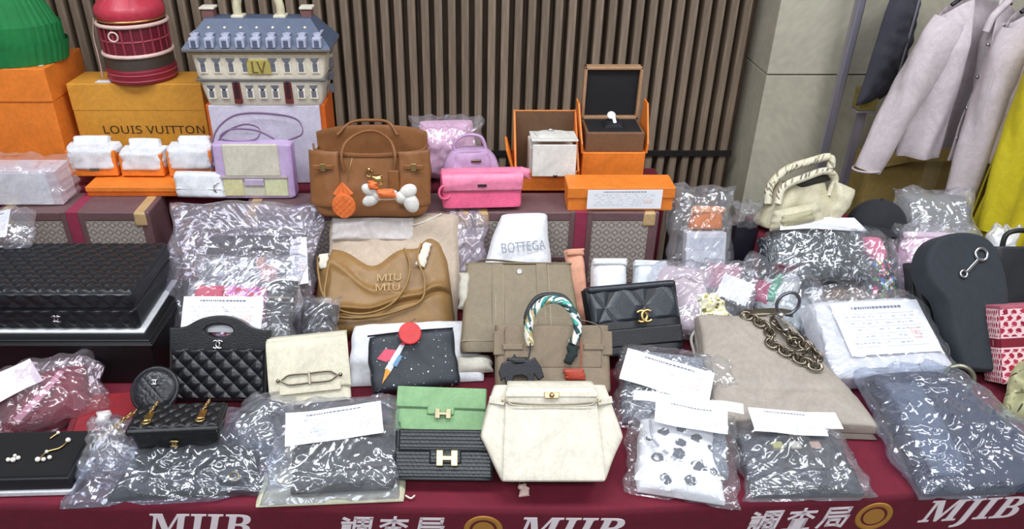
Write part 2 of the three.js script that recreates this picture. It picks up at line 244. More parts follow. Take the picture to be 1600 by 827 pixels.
{ // the display table under its maroon cloth
  const o = thing('display_table', 'long display table covered with maroon cloth printed with white lettering and gold emblems', 'table', [0, 0, 0]);
  const edge = x => x < 0.3 ? -1.162 - 0.013 * (0.3 - x) : -1.162 - 0.068 * (x - 0.3), back = -2.2;
  const x0 = -2.3, x1 = 2.0, topY = 0.7485;
  part('cloth_top', shell((u, v) => { const x = lerp(x0, x1, u), z = lerp(edge(x) - 0.008, back, v); return V(x, topY - 0.002, z); }, 60, 12, 0.003), K.maroon, o);
  part('cloth_drop', shell((u, v) => { const x = lerp(x0, x1, u), t = v; const a = Math.min(1, t * 14) * Math.PI / 2; return V(x, topY - 0.002 - 0.012 * (1 - Math.cos(a)) - Math.max(0, t - 0.071) * 0.7, edge(x) - 0.008 + 0.012 * Math.sin(a) + Math.max(0, t - 0.071) * 0.02 * ns(x * 5, 1)); }, 120, 40, 0.003), K.maroon, o);
  for (const [x, z] of [[-2.1, -1.4], [1.8, -1.5], [-2.1, -2.05], [1.8, -2.05], [0, -1.4], [0, -2.05]]) part('leg', cyl(0.02, 0.02, 0.74, x, 0.37, z), K.gunmetal, o);
  part('board', box(4.2, 0.03, 0.86, -0.15, 0.729, -1.76), mat(0x8a7a66, { r: 0.7 }), o);
  const pm = mat(0xf2e6ea, { r: 0.85, kind: 'plain' }), gm = mat(0xb07a2e, { r: 0.6, kind: 'plain' });
  const onDrop = (g, x, dy) => { const yaw = x < 0.3 ? -0.013 : 0.068; return tf(g, x, topY - 0.016 - dy, edge(x) + 0.0055, 0, yaw, 0); };
  const latin = (x, dy = 0.072) => part('lettering', onDrop(text('MJIB', 0.066, 0.0012, fontBold, 0.28, 1.05), x, dy), pm, o);
  const strokes = {
    a: [[.05, .9, .2, .82], [.02, .7, .32, .7], [.06, .56, .28, .56], [.06, .44, .28, .44], [.08, .3, .08, .08], [.08, .3, .27, .3], [.27, .3, .27, .08], [.08, .08, .27, .08], [.42, .92, .42, .3], [.42, .3, .36, .05], [.42, .92, .95, .92], [.95, .92, .95, .08], [.95, .08, .87, .13], [.54, .76, .84, .76], [.69, .86, .69, .56], [.52, .56, .86, .56], [.57, .42, .57, .2], [.57, .42, .81, .42], [.81, .42, .81, .2], [.57, .2, .81, .2]],
    b: [[.08, .82, .92, .82], [.5, .97, .5, .52], [.48, .8, .1, .55], [.52, .8, .92, .55], [.28, .48, .28, .12], [.28, .48, .72, .48], [.72, .48, .72, .12], [.28, .36, .72, .36], [.28, .24, .72, .24], [.28, .12, .72, .12], [.06, .02, .94, .02]],
    c: [[.15, .92, .85, .92], [.85, .92, .85, .72], [.2, .72, .85, .72], [.15, .92, .15, .4], [.15, .4, .05, .06], [.2, .54, .92, .54], [.92, .54, .86, .06], [.86, .06, .76, .1], [.34, .38, .34, .12], [.34, .38, .68, .38], [.68, .38, .68, .12], [.34, .14, .68, .14]],
  };
  const glyph = (k, s) => merge(strokes[k].map(([ax, ay, bx, by]) => { const dx = (bx - ax) * s, dy = (by - ay) * s, l = Math.hypot(dx, dy); return tf(box(l + 0.006, 0.0068, 0.0012), (ax + bx) / 2 * s - s / 2, (ay + by) / 2 * s, 0, 0, 0, Math.atan2(dy, dx)); }));
  const han = x => ['a', 'b', 'c'].forEach((k, i) => part('lettering', onDrop(tf(glyph(k, 0.066), 0, 0, 0.0008).applyMatrix4(new THREE.Matrix4().makeShear(0, 0, 0.2, 0, 0, 0)), x + (i - 1) * 0.08, 0.074), pm, o));
  const emblem = x => part('emblem', [onDrop(tf(new THREE.TorusGeometry(0.036, 0.007, 6, 28), 0, 0, 0.001, 0, 0, 0, V(1, 1, 0.15)), x, 0.045), onDrop(tf(new THREE.CylinderGeometry(0.024, 0.024, 0.001, 24), 0, 0, 0.001, Math.PI / 2), x, 0.045)], gm, o);
  latin(-0.6); han(-0.175); emblem(0.028); latin(0.21); han(0.72); emblem(0.895); latin(1.115);
}
{ // raised shelf behind, under the same cloth
  const o = thing('raised_shelf', 'raised shelf along the slatted wall draped in maroon cloth, under orange boxes', 'shelf', [0, 0, 0]);
  part('cloth_cover', [span(-2.2, -0.12, 0.0, 1.0195, -2.62, -2.215, 0.008), span(-0.12, 0.62, 0.0, 1.0195, -2.39, -2.215, 0.008)], K.maroon, o);
  const r = thing('display_block', 'maroon cloth-covered block under the cream pouch bag and black cap', 'block', [1.2, 0.7505, -2.06]);
  part('cloth_cover', rbox(0.42, 0.198, 0.17, -0.12, 0.099, -0.045, 0.01), K.maroon, r);
}

// ---------- suitcases standing in front of the raised shelf ----------
const monogram = canvasTex(512, 512, (x, w, h) => {
  x.fillStyle = '#a79f96'; x.fillRect(0, 0, w, h); const s = 64; x.lineWidth = 7;
  for (let j = -1; j <= 8; j++) for (let i = -1; i <= 8; i++) { const cx = i * s + (j % 2 ? s / 2 : 0), cy = j * s; x.strokeStyle = '#74675f'; x.beginPath(); x.moveTo(cx, cy - 26); x.lineTo(cx + 26, cy); x.lineTo(cx, cy + 26); x.lineTo(cx - 26, cy); x.closePath(); x.stroke(); x.fillStyle = '#c3bdb2'; x.fillRect(cx - 6, cy - 6, 12, 12); }
});
const monoTex = rep(monogram, 5), monoMat = mat(0xffffff, { r: 0.6, tex: monoTex });
function suitcase(label, x, w, z = -2.19, bandAt = 0) {
  const o = thing('suitcase', label, 'suitcase', [x, 0.7505, z]), h = 0.2685, d = 0.14, W = w / 2, trim = leather(0x735658, 0.5), tanM = leather(0xc9a878, 0.55), red = cloth(0x97304e);
  part('body', span(-W + 0.002, W - 0.002, 0.002, h - 0.002, 0, d - 0.002, 0.004), monoMat, o);
  for (const [a, b] of [[0, 0.03], [h - 0.03, h]]) part('edge_trim', span(-W, W, a, b, 0, d, 0.005), trim, o);
  for (const s of [-1, 1]) part('edge_trim', span(s * W - 0.015, s * W + 0.015, 0, h, 0, d - 0.0005, 0.005), trim, o);
  for (const s of [-1, 1]) for (const t of [0, 1]) part('corner_cap', span(s * (W - 0.014) - 0.02, s * (W - 0.014) + 0.02, t ? h - 0.048 : -0.0, t ? h + 0.0008 : 0.048, -0.001, d + 0.003, 0.009), tanM, o);
  part('band', span(bandAt - 0.018, bandAt + 0.018, 0.001, h + 0.0005, 0.001, d + 0.0012, 0.002), red, o);
  for (const s of [-1, 1]) part('band_edge', span(bandAt + s * 0.026 - 0.008, bandAt + s * 0.026 + 0.008, 0.001, h + 0.0005, 0.001, d + 0.0022, 0.002), trim, o);
  part('handle', ribbon([[-0.05, h * 0.45, d], [-0.045, h * 0.45, d + 0.012], [0, h * 0.45, d + 0.018], [0.045, h * 0.45, d + 0.012], [0.05, h * 0.45, d]], 0.009, 0.004, V(0, 1, 0), 24), trim, o);
  return o;
}
suitcase('brown patterned hard suitcase with a red band, behind the large black quilted case', -1.185, 0.43, -2.19, 0.0);
suitcase('brown patterned hard suitcase with a red band, behind the small black flap bag', 0.285, 0.525, -2.19, 0.045);
suitcase('brown patterned hard suitcase under the brown handbag with an orange charm', -0.337, 0.66, -2.19, 0.0);

// ---------- boxes on the raised shelf ----------
{ const o = thing('orange_box', 'tall orange lidded carton under the green pleated bag', 'box', [-1.481, 1.02, -2.568]);
  part('body', span(-0.18, 0.18, 0, 0.3, 0, 0.246, 0.003), K.orange, o); part('lid', span(-0.184, 0.184, 0.248, 0.352, -0.003, 0.25, 0.003), K.orange, o);
  part('price_tag', rbox(0.05, 0.0008, 0.035, 0.14, 0.3528, 0.2, 0.0003), K.paper, o); }
{ const o = thing('ochre_box', 'mustard yellow flat carton with dark brand lettering under the red lantern bag', 'box', [-1.062, 1.02, -2.517]);
  part('body', span(-0.212, 0.212, 0, 0.286, 0, 0.138, 0.003), K.ochre, o); part('lid', span(-0.2125, 0.2125, 0.2, 0.288, -0.001, 0.1395, 0.003), K.ochre, o);
  part('lettering', tf(text('LOUIS VUITTON', 0.026, 0.0008, font, 0, 1.3), 0.035, 0.124, 0.1385), mat(0x4b3216, { r: 0.7, kind: 'plain' }), o);
  part('tag', rbox(0.05, 0.0008, 0.03, -0.1, 0.2888, 0.115, 0.0003), K.paper, o); }
{ const o = thing('white_front_box', 'orange carton with a pale lilac-white front under the building-shaped bag', 'box', [-0.625, 1.02, -2.405]);
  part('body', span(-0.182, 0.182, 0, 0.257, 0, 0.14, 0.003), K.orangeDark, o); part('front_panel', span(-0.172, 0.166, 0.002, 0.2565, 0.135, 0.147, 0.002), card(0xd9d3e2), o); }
{ const o = thing('green_pleated_bag', 'green pleated fabric bag standing on the tall orange carton', 'bag', [-1.445, 1.3735, -2.43]);
  const pl = (y0, y1, r0, r1, k) => { const n = 160, pos = [], idx = []; for (let i = 0; i <= 6; i++) for (let j = 0; j <= n; j++) { const t = i / 6, a = j / n * 2 * Math.PI, r = lerp(r0, r1, t) * (1 + 0.02 * Math.sin(a * 40 + k) * (1 - 0.5 * t) + 0.012 * ns(Math.cos(a) * 3, Math.sin(a) * 3, k)); pos.push(Math.cos(a) * r * 1.1, lerp(y0, y1, t), Math.sin(a) * r * 0.75); } for (let i = 0; i < 6; i++) for (let j = 0; j < n; j++) { const a = i * (n + 1) + j; idx.push(a, a + n + 1, a + 1, a + 1, a + n + 1, a + n + 2); } const g = new THREE.BufferGeometry(); g.setAttribute('position', new THREE.Float32BufferAttribute(pos, 3)); g.setIndex(idx); g.computeVertexNormals(); return g; };
  const gm = cloth(0x14803f, 0.75);
  part('lower_tier', pl(0, 0.062, 0.150, 0.163, 0), gm, o); part('middle_tier', pl(0.05, 0.115, 0.152, 0.155, 2), gm, o); part('upper_tier', pl(0.1, 0.3, 0.152, 0.075, 4), gm, o);
  part('base', tf(new THREE.CylinderGeometry(0.149, 0.149, 0.004, 40), 0, 0.003, 0, 0, 0, 0, V(1.1, 1, 0.75)), gm, o);
  part('handle', tube([[-0.06, 0.29, 0], [-0.05, 0.38, 0], [0.05, 0.38, 0], [0.06, 0.29, 0]], 0.008), gm, o); }
{ const o = thing('lantern_bag', 'round red and burgundy lantern-shaped bag with cream rings on mustard carton', 'bag', [-1.055, 1.3085, -2.455]);
  const red = leather(0xc63c4e, 0.35), dark = leather(0x6d1a2a, 0.4), cr = leather(0xe9c9bd, 0.5), bd = leather(0x8e2233, 0.4), grey = leather(0x4a4038, 0.5), r = 0.104;
  part('base', tf(new THREE.LatheGeometry([[0.001, 0], [r * 0.98, 0], [r * 1.02, 0.006], [r * 1.02, 0.04], [r, 0.046], [0.001, 0.046]].map(p => new THREE.Vector2(...p)), 48)), bd, o);
  part('lower_band', cyl(r * 0.995, r * 0.985, 0.045, 0, 0.066, 0, 48), grey, o);
  part('body', cyl(r * 0.985, r * 0.95, 0.09, 0, 0.13, 0, 48), dark, o);
  for (const y of [0.088, 0.178]) part('ring', torus(r * 1.0, 0.006, 0, y, 0, Math.PI / 2), cr, o);
  for (const y of [0.03, 0.012, 0.132]) part('trim_ring', torus(r * (y > 0.1 ? 0.972 : 1.02), 0.0025, 0, y, 0, Math.PI / 2), mat(0xb04a58, { r: 0.5 }), o);
  for (let i = 0; i < 22; i++) { const a = i / 22 * 2 * Math.PI, h = 0.082; part('stud_bar', tf(rbox(0.006, h, 0.004, 0, 0, 0, 0.0015), Math.sin(a) * r * 0.975, 0.133, Math.cos(a) * r * 0.975, 0, a, 0), mat(0x9b3b4c, { r: 0.45 }), o); }
  part('badge', torus(0.014, 0.0028, -0.025, 0.15, r * 0.965), cr, o);
  part('lid', tf(new THREE.LatheGeometry([[0.001, 0.29], [0.05, 0.286], [0.072, 0.262], [0.097, 0.232], [0.104, 0.222], [0.104, 0.205], [0.098, 0.198], [0.098, 0.182], [0.001, 0.182]].map(p => new THREE.Vector2(...p)), 48)), red, o);
  part('lid_trim', torus(0.1, 0.003, 0, 0.192, 0, Math.PI / 2), K.gold, o);
  part('strap', ribbon([[-0.108, 0.19, 0.02], [-0.116, 0.14, 0.03], [-0.112, 0.06, 0.04], [-0.11, 0.012, 0.05]], 0.004, 0.0015, V(0, 0, 1), 20), cr, o); }
{ // the bag shaped like a town house
  const o = thing('building_bag', 'cream town house-shaped bag with blue slate roof and arched handle', 'bag', [-0.622, 1.2775, -2.405]);
  const wall = leather(0xe2d8c2, 0.55), wall2 = leather(0xdcd3bf, 0.55), slate = leather(0x4d5a72, 0.45), trim = leather(0x6d6a6a, 0.5), win = leather(0x6f6f78, 0.5), rim = leather(0xece4d2, 0.5), red = leather(0x6d2a2c, 0.5), D = 0.155;
  part('lower_storey', bagGeo({ w: t => lerp(0.345, 0.375, t), d: t => lerp(D * 0.95, D, t), L: 0.078, pw: 14, n: 8, rim: 0.004 }), wall2, o);
  part('cornice', span(-0.193, 0.193, 0.077, 0.084, -0.003, D + 0.004, 0.002), trim, o);
  part('upper_storey', tf(bagGeo({ w: t => lerp(0.378, 0.4, t), d: D, L: 0.082, pw: 14, n: 8, rim: 0.004 }), 0, 0.084, 0), wall, o);
  part('eaves', span(-0.216, 0.216, 0.165, 0.175, -0.01, D + 0.014, 0.003), trim, o);
  part('gold_band', span(-0.202, 0.202, 0.156, 0.164, -0.002, D + 0.003, 0.002), leather(0xb99b66, 0.5), o);
  const roofPts = []; { const a = [-0.216, 0.216, -0.008, D + 0.012], b = [-0.155, 0.155, 0.045, 0.105], y0 = 0.175, y1 = 0.248;
    const q = [V(a[0], y0, a[3]), V(a[1], y0, a[3]), V(a[1], y0, a[2]), V(a[0], y0, a[2]), V(b[0], y1, b[3]), V(b[1], y1, b[3]), V(b[1], y1, b[2]), V(b[0], y1, b[2])];
    const F = [[0, 1, 5, 4], [1, 2, 6, 5], [2, 3, 7, 6], [3, 0, 4, 7], [4, 5, 6, 7], [3, 2, 1, 0]], pos = []; for (const [i, j, k, l] of F) for (const m of [i, j, k, i, k, l]) pos.push(q[m].x, q[m].y, q[m].z);
    const g = new THREE.BufferGeometry(); g.setAttribute('position', new THREE.Float32BufferAttribute(pos, 3)); g.computeVertexNormals(); part('roof', g, slate, o); }
  const slope = y => D + 0.012 - (y - 0.175) / 0.073 * (D + 0.012 - 0.105);
  for (const x of along(-0.178, 0.178, 9)) { const d = part('dormer', [span(x - 0.013, x + 0.013, 0.178, 0.206, 0.10, slope(0.18) + 0.006, 0.002), tf(new THREE.CylinderGeometry(0.014, 0.014, 0.05, 3), x, 0.208, 0.125, Math.PI / 2, 0, 0)], leather(0xb9bdd0, 0.5), o); part('window', span(x - 0.007, x + 0.007, 0.181, 0.2, 0.12, slope(0.18) + 0.0075, 0.0015), leather(0x59617a, 0.4), d); }
  for (const x of along(-0.14, 0.14, 7)) part('roof_light', ball(0.0045, x, 0.226, slope(0.226) + 0.001, 10), rim, o);
  for (const [x0, y0, dy] of [[0, 0.1, 0.044], [1, 0.022, 0.04]]) along(-0.165 + x0 * 0.012, 0.165 - x0 * 0.012, 9).forEach((x, i) => {
    if (!x0 && Math.abs(i - 4) < 1) return; const door = x0 && (i === 2 || i === 6), z = x0 ? D * 0.965 : D; const h = door ? 0.052 : dy * 0.8;
    const f = part(door ? 'door' : 'window', span(x - 0.012, x + 0.012, y0 - (door ? 0.014 : 0), y0 + h, z - 0.01, z + (x0 ? 0.006 : 0.003), 0.002), door ? red : rim, o);
    part('pane', span(x - 0.007, x + 0.007, y0 + (door ? 0.002 : 0.006), y0 + h - 0.006, z - 0.008, z + (x0 ? 0.0072 : 0.0042), 0.001), door ? leather(0x3c1a1c) : win, f);
    part('hood', tf(new THREE.CylinderGeometry(0.0145, 0.0145, 0.01, 3), x, y0 + h + 0.003, z + 0.001, Math.PI / 2, 0, 0), win, f);
  });
  part('crest', [span(-0.036, 0.036, 0.098, 0.142, D - 0.002, D + 0.004, 0.002)], leather(0xb7a85c, 0.5), o);
  part('crest_letter', [tf(text('L', 0.034, 0.002), -0.012, 0.103, D + 0.0035), tf(text('V', 0.034, 0.002), 0.008, 0.103, D + 0.0035)], K.gold, o);
  for (const [x, w] of [[-0.15, 0.035], [0.14, 0.03]]) { const c = part('chimney', span(x - w / 2, x + w / 2, 0.24, 0.27, 0.05, 0.085, 0.002), leather(0x7d5550, 0.6), o); part('cap', span(x - w / 2 - 0.004, x + w / 2 + 0.004, 0.27, 0.276, 0.046, 0.089, 0.001), rim, c); }
  for (const s of [-1, 1]) part('handle_tab', span(s * 0.062 - 0.018, s * 0.062 + 0.018, 0.246, 0.254, 0.055, 0.095, 0.002), K.cream, o);
  part('handle', tube([[-0.064, 0.248, 0.075], [-0.062, 0.285, 0.075], [-0.045, 0.32, 0.075], [0, 0.338, 0.075], [0.045, 0.32, 0.075], [0.062, 0.285, 0.075], [0.064, 0.248, 0.075]], 0.0125, 48, false, 12), leather(0xd9cfae, 0.5), o);
  for (const y of [0.02, 0.06, 0.1, 0.14]) part('side_window', span(0.186, 0.2 + y * 0.03, y, y + 0.024, 0.06, 0.085, 0.002), win, o);
}
// wrapped white packets in a row
{ let i = 0; for (const [x, w, h, what] of [[-1.202, 0.158, 0.092, 'broad white wrapped carton with a dark printed mark, on the raised shelf'], [-1.043, 0.142, 0.08, 'middle white wrapped carton with orange foot between two others on raised shelf'], [-0.89, 0.146, 0.092, 'white wrapped carton with orange foot beside the pale lilac strap bag']]) {
  const o = thing('wrapped_carton', what, 'box', [x * 0.985, 1.0525, -2.29], [2, -1, 1][i], 4, 'white wrapped cartons on the raised shelf');
  part('carton', span(-w / 2 + 0.004, w / 2 - 0.004, 0, h * 0.9, 0, 0.06, 0.003), K.orange, o);
  part('wrapping', tf(soft({ w, L: h * 0.86, d: 0.07, p: 8, q: 0.35, wr: 0.004, seed: 4 + i, round: 0.04 }), 0, h * 0.18, -0.002), K.cotton, o);
  part('back_flap', tf(soft({ w: w * 0.72, L: 0.05, d: 0.02, p: 8, q: 0.4, wr: 0.003, seed: 7 + i }), 0.01 * (i - 1), h * 0.74, 0.02, -0.6), K.cotton, o);
  if (i === 0) part('printed_mark', rbox(0.03, 0.008, 0.001, 0.01, h * 0.28, 0.072, 0.0004), mat(0x55504c, { r: 0.7 }), o);
  i++; } }
{ const o = thing('flat_orange_box', 'slim plain orange box lying below the white wrapped cartons', 'box', [-1.035, 1.02, -2.3]);
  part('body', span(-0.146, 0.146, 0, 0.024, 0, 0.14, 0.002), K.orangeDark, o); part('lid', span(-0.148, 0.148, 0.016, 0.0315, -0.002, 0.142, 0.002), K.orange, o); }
{ const o = thing('white_packet', 'plain white paper packet leaning beside the slim orange box', 'packet', [-0.825, 1.0205, -2.155], -3, 14);
  part('wrapper', soft({ w: 0.156, L: 0.08, d: 0.03, p: 8, q: 0.35, wr: 0.003, seed: 31 }), K.cotton, o); part('fold', span(-0.07, 0.07, 0.03, 0.0315, 0.02, 0.031, 0.0005), K.paper, o); }
{ const o = thing('film_wrapped_box', 'pinkish boxed item under clear film with white paper front beside wrapped cartons', 'box', [-1.354, 1.0215, -2.185]);
  part('carton', span(-0.128, 0.128, 0, 0.11, 0, 0.09, 0.003), card(0xe8d9df), o); part('front_paper', span(-0.128, 0.1, 0.002, 0.104, 0.0895, 0.0915, 0.0005), K.paper, o);
  part('film_wrap', tf(film({ w: 0.28, L: 0.13, d: 0.1, seed: 3, cr: 0.006, p: 8, q: 0.3 }), 0, 0, 0), K.filmClear, o); }
{ // pastel strap bag
  const o = thing('pastel_strap_bag', 'small cream and lilac panelled bag with a long looped lilac strap', 'bag', [-0.655, 1.0205, -2.195], 0, 4);
  const lil = leather(0xcdb4dc, 0.5), yel = leather(0xe3dca8, 0.5), crm = leather(0xd9d3c0, 0.5), pale = leather(0xd9d6c2), mauve = leather(0x8d7394, 0.5);
  part('body', bagGeo({ w: 0.232, d: 0.055, L: 0.168, pw: 10, rim: 0.006 }), lil, o);
  part('gusset', span(0.1, 0.12, 0.002, 0.166, 0.003, 0.052, 0.004), leather(0xc9a5da), o);
  part('flap', span(-0.085, 0.082, 0.07, 0.17, 0.048, 0.059, 0.004), crm, o);
  part('flap_edge', span(-0.098, 0.102, 0.062, 0.0705, 0.05, 0.06, 0.002), leather(0xb5a9a6), o);
  part('front_panel', span(-0.095, -0.035, 0.006, 0.062, 0.05, 0.058, 0.003), yel, o); part('front_panel', span(0.03, 0.1, 0.006, 0.062, 0.05, 0.058, 0.003), leather(0xdfe2b6), o); part('front_panel', span(-0.035, 0.03, 0.006, 0.05, 0.05, 0.0575, 0.003), pale, o);
  part('clasp', span(-0.03, 0.03, 0.04, 0.062, 0.056, 0.062, 0.003), leather(0xc3b4cf), o);
  part('ring', torus(0.016, 0.0025, -0.108, 0.035, 0.06, 0, 0.6), K.silver, o);
  part('strap', ribbon([[-0.112, 0.06, 0.02], [-0.13, 0.12, 0.015], [-0.115, 0.19, 0.0], [-0.06, 0.235, -0.02], [0.06, 0.238, -0.03], [0.135, 0.22, -0.02], [0.145, 0.185, -0.01], [0.105, 0.168, 0.01]], 0.0035, 0.0018, V(0, 1, 0.4), 70), mauve, o);
  part('strap_loop', ribbon([[-0.14, 0.03, 0.03], [-0.13, 0.11, 0.02], [-0.09, 0.185, 0.01], [-0.02, 0.215, 0.0], [0.02, 0.2, 0.0], [0.012, 0.175, 0.01], [-0.05, 0.168, 0.02], [-0.1, 0.178, 0.015], [-0.07, 0.2, 0.01], [0.01, 0.195, 0.0], [0.06, 0.17, 0.0]], 0.0032, 0.0016, V(0, 1, 0.4), 80), mauve, o);
  part('strap_buckle', torus(0.011, 0.0025, -0.128, 0.075, 0.02, 0, 1.0), mat(0x5a4038, { r: 0.4 }), o); }
{ // brown handbag with charms
  const o = thing('brown_handbag', 'open brown leather handbag with an orange pineapple charm and pony bow charm', 'handbag', [-0.288, 1.0205, -2.13], 0, 6);
  const br = K.brown, dk = leather(0x6b4226, 0.5), inside = leather(0x8f5d33, 0.7);
  part('body', bagGeo({ w: t => lerp(0.318, 0.322, t) + 0.024 * Math.sin(t * 3.1), d: t => 0.145 - 0.04 * t, L: 0.176, pw: 7, wr: 0.006, f: 14, seed: 2, open: true, rim: 0.02 }), br, o);
  part('lining', bagGeo({ w: t => 0.30, d: t => 0.09, L: 0.12, pw: 7, rim: 0.01 }), inside, o);
  part('back_panel', tf(shell((u, v) => V(lerp(-0.162, 0.162, u), 0.1 + 0.138 * v - 0.02 * Math.pow(Math.abs(2 * u - 1), 3), 0.006 + 0.012 * v + 0.006 * ns(u * 5, v * 2)), 30, 10, 0.004)), inside, o);
  part('front_rim', ribbon([[-0.165, 0.19, 0.06], [-0.15, 0.182, 0.098], [-0.07, 0.175, 0.107], [0, 0.172, 0.108], [0.07, 0.175, 0.107], [0.15, 0.182, 0.098], [0.165, 0.19, 0.06]], 0.006, 0.003, V(0, 1, 0), 40), br, o);
  for (const s of [-1, 1]) { part('side_wing', shell((u, v) => V(s * lerp(0.085, 0.172, u), 0.03 + 0.155 * v, lerp(0.14, 0.112, v) + 0.012 * Math.sin(u * Math.PI) - 0.02 * u + 0.003 * ns(u * 4, v * 4, s)), 14, 14, 0.004), br, o);
    part('strap', span(s * 0.128 - 0.028, s * 0.128 + 0.028, 0.138, 0.152, 0.128, 0.135, 0.003), br, o);
    part('buckle', span(s * 0.128 - 0.007, s * 0.128 + 0.007, 0.134, 0.156, 0.134, 0.1375, 0.001), K.gold, o); }
  part('handle', tube([[-0.07, 0.13, 0.122], [-0.076, 0.17, 0.122], [-0.066, 0.205, 0.1], [-0.03, 0.225, 0.06], [0.0, 0.228, 0.045], [0.03, 0.225, 0.06], [0.066, 0.205, 0.1], [0.076, 0.17, 0.122], [0.07, 0.13, 0.122]], 0.0045), br, o);
  part('handle', tube([[-0.1, 0.21, 0.024], [-0.06, 0.244, 0.014], [0.0, 0.25, 0.01], [0.05, 0.244, 0.014], [0.075, 0.21, 0.024]], 0.0045), br, o);
  part('key_bell', span(0.055, 0.085, 0.075, 0.135, 0.127, 0.133, 0.004), br, o);
  part('turn_lock', [ball(0.007, 0, 0.135, 0.122), torus(0.01, 0.002, 0, 0.125, 0.124)], K.gold, o);
  part('charm_chain', tube([[-0.045, 0.17, 0.125], [-0.052, 0.14, 0.135], [-0.06, 0.105, 0.142]], 0.002), K.gold, o);
  const c = thing('pineapple_charm', 'orange leather pineapple charm hanging on the brown handbag', 'charm', [-0.357, 1.05, -1.965], 0, 4); const or = leather(0xee7a3a, 0.5);
  c.scale.setScalar(1.3); part('fruit', tf(bagGeo({ w: t => 0.052 * Math.sqrt(Math.max(0.02, 1 - Math.pow(2 * t - 0.95, 2))), d: 0.012, L: 0.055, pw: 3, rim: 0.003, disp: (x, y) => quilt(x, y, 0.014, 0.0015) })), or, c);
  for (const a of [-0.5, -0.2, 0.15, 0.45]) part('leaf', tf(new THREE.ConeGeometry(0.007, 0.032, 8), -a * 0.018, 0.066, 0.006, 0, 0, -a, V(1, 1, 0.5)), or, c);
  const b = thing('pony_bow_charm', 'white and orange leather pony charm with a bow on the brown handbag', 'charm', [-0.235, 1.1, -1.968], 0, 4); const wh = leather(0xf0ece4, 0.6);
  b.scale.setScalar(1.22); part('body', soft({ w: 0.05, L: 0.026, d: 0.018, p: 2.2, seed: 5, wr: 0.002, round: 0.3 }), wh, b);
  const lobe = (x, y, rx, ry, a) => tf(new THREE.SphereGeometry(1, 18, 12), x, y, 0.008, 0, 0, a, V(rx, ry, 0.009)); part('wing', [lobe(-0.038, 0.026, 0.02, 0.014, -0.5), lobe(-0.036, 0.002, 0.022, 0.014, 0.5), lobe(-0.02, 0.014, 0.016, 0.014, 0)], wh, b); part('wing', [lobe(0.05, 0.022, 0.022, 0.017, 0.6), lobe(0.056, -0.006, 0.018, 0.024, 0.3), lobe(0.034, 0.008, 0.016, 0.015, 0)], wh, b);
  part('bow', [tf(soft({ w: 0.04, L: 0.022, d: 0.012, p: 2.2, seed: 3 }), 0, 0.008, 0.012), tf(soft({ w: 0.02, L: 0.02, d: 0.012, p: 2.2, seed: 4 }), -0.028, 0.03, 0.01)], or, b);
  part('mane', tf(soft({ w: 0.024, L: 0.024, d: 0.012, p: 2.2, seed: 6 }), -0.02, 0.038, 0.004), K.gold, b);
}
{ // pink things
  const o = thing('pink_puffy_bag', 'pale pink crumpled pouch in clear plastic behind the pink clutch', 'bag', [-0.075, 1.0205, -2.31], 4, 8);
  part('pouch', soft({ w: 0.2, w1: 0.17, L: 0.185, d: 0.07, wr: 0.012, f: 16, seed: 11, p: 3 }), cloth(0xf4c0da), o);
  part('plastic_wrap', tf(film({ w: 0.24, w1: 0.22, L: 0.2, d: 0.082, seed: 12, cr: 0.012 })), K.film, o);
  const l = thing('lilac_round_bag', 'small lilac rounded bag with top handle behind the pink clutch', 'bag', [0.0, 1.0205, -2.185], 3, 6); const lm = leather(0xc7a3c9, 0.5);
  part('body', bagGeo({ w: t => 0.172 * Math.pow(Math.max(0.05, 1 - Math.pow(Math.abs(t - 0.4) / 0.66, 3)), 0.5), d: 0.05, L: 0.15, pw: 4, wr: 0.003, seed: 4 }), lm, l);
  part('flap', tf(soft({ w: 0.14, w1: 0.1, L: 0.09, d: 0.014, p: 4, seed: 7 }), 0, 0.055, 0.042), lm, l);
  part('handle', tube([[-0.045, 0.135, 0.03], [-0.05, 0.165, 0.03], [-0.02, 0.19, 0.03], [0.03, 0.185, 0.03], [0.05, 0.135, 0.03]], 0.005), lm, l); part('clasp', span(0.0, 0.03, 0.115, 0.123, 0.05, 0.06, 0.002), K.gunmetal, l);
  const c = thing('pink_clutch', 'bright pink leather clutch with small dark clasp in front of lilac bag', 'clutch', [0.031, 1.02, -2.105], 3, 14); const pk = leather(0xf0668f, 0.4), pk2 = leather(0xf48bac, 0.4);
  part('body', bagGeo({ w: t => 0.232 + 0.012 * t, d: 0.055, L: 0.105, pw: 8, wr: 0.003, seed: 6, rim: 0.008 }), pk, c);
  part('flap', shell((u, v) => { const t = v; return V(lerp(-0.112, 0.118, u) * (1 + 0.05 * (1 - t)), 0.052 + 0.062 * (1 - t) , 0.058 + 0.006 * Math.sin(t * 3.1) - 0.03 * Math.pow(1 - t, 6) + 0.002 * ns(u * 5, v * 3)); }, 20, 14, 0.004), pk2, c);
  part('flap_wing', tf(soft({ w: 0.05, w1: 0.03, L: 0.03, d: 0.015, seed: 2, p: 3 }), 0.122, 0.085, 0.035, 0, 0, -0.25), pk2, c);
  part('side_strap', tf(torus(0.02, 0.004, -0.108, 0.05, 0.06, 0, 0.5)), pk, c); part('clasp', span(-0.012, 0.014, 0.064, 0.072, 0.062, 0.067, 0.001), mat(0x4a3b40, { r: 0.3, m: 0.6 }), c);
}
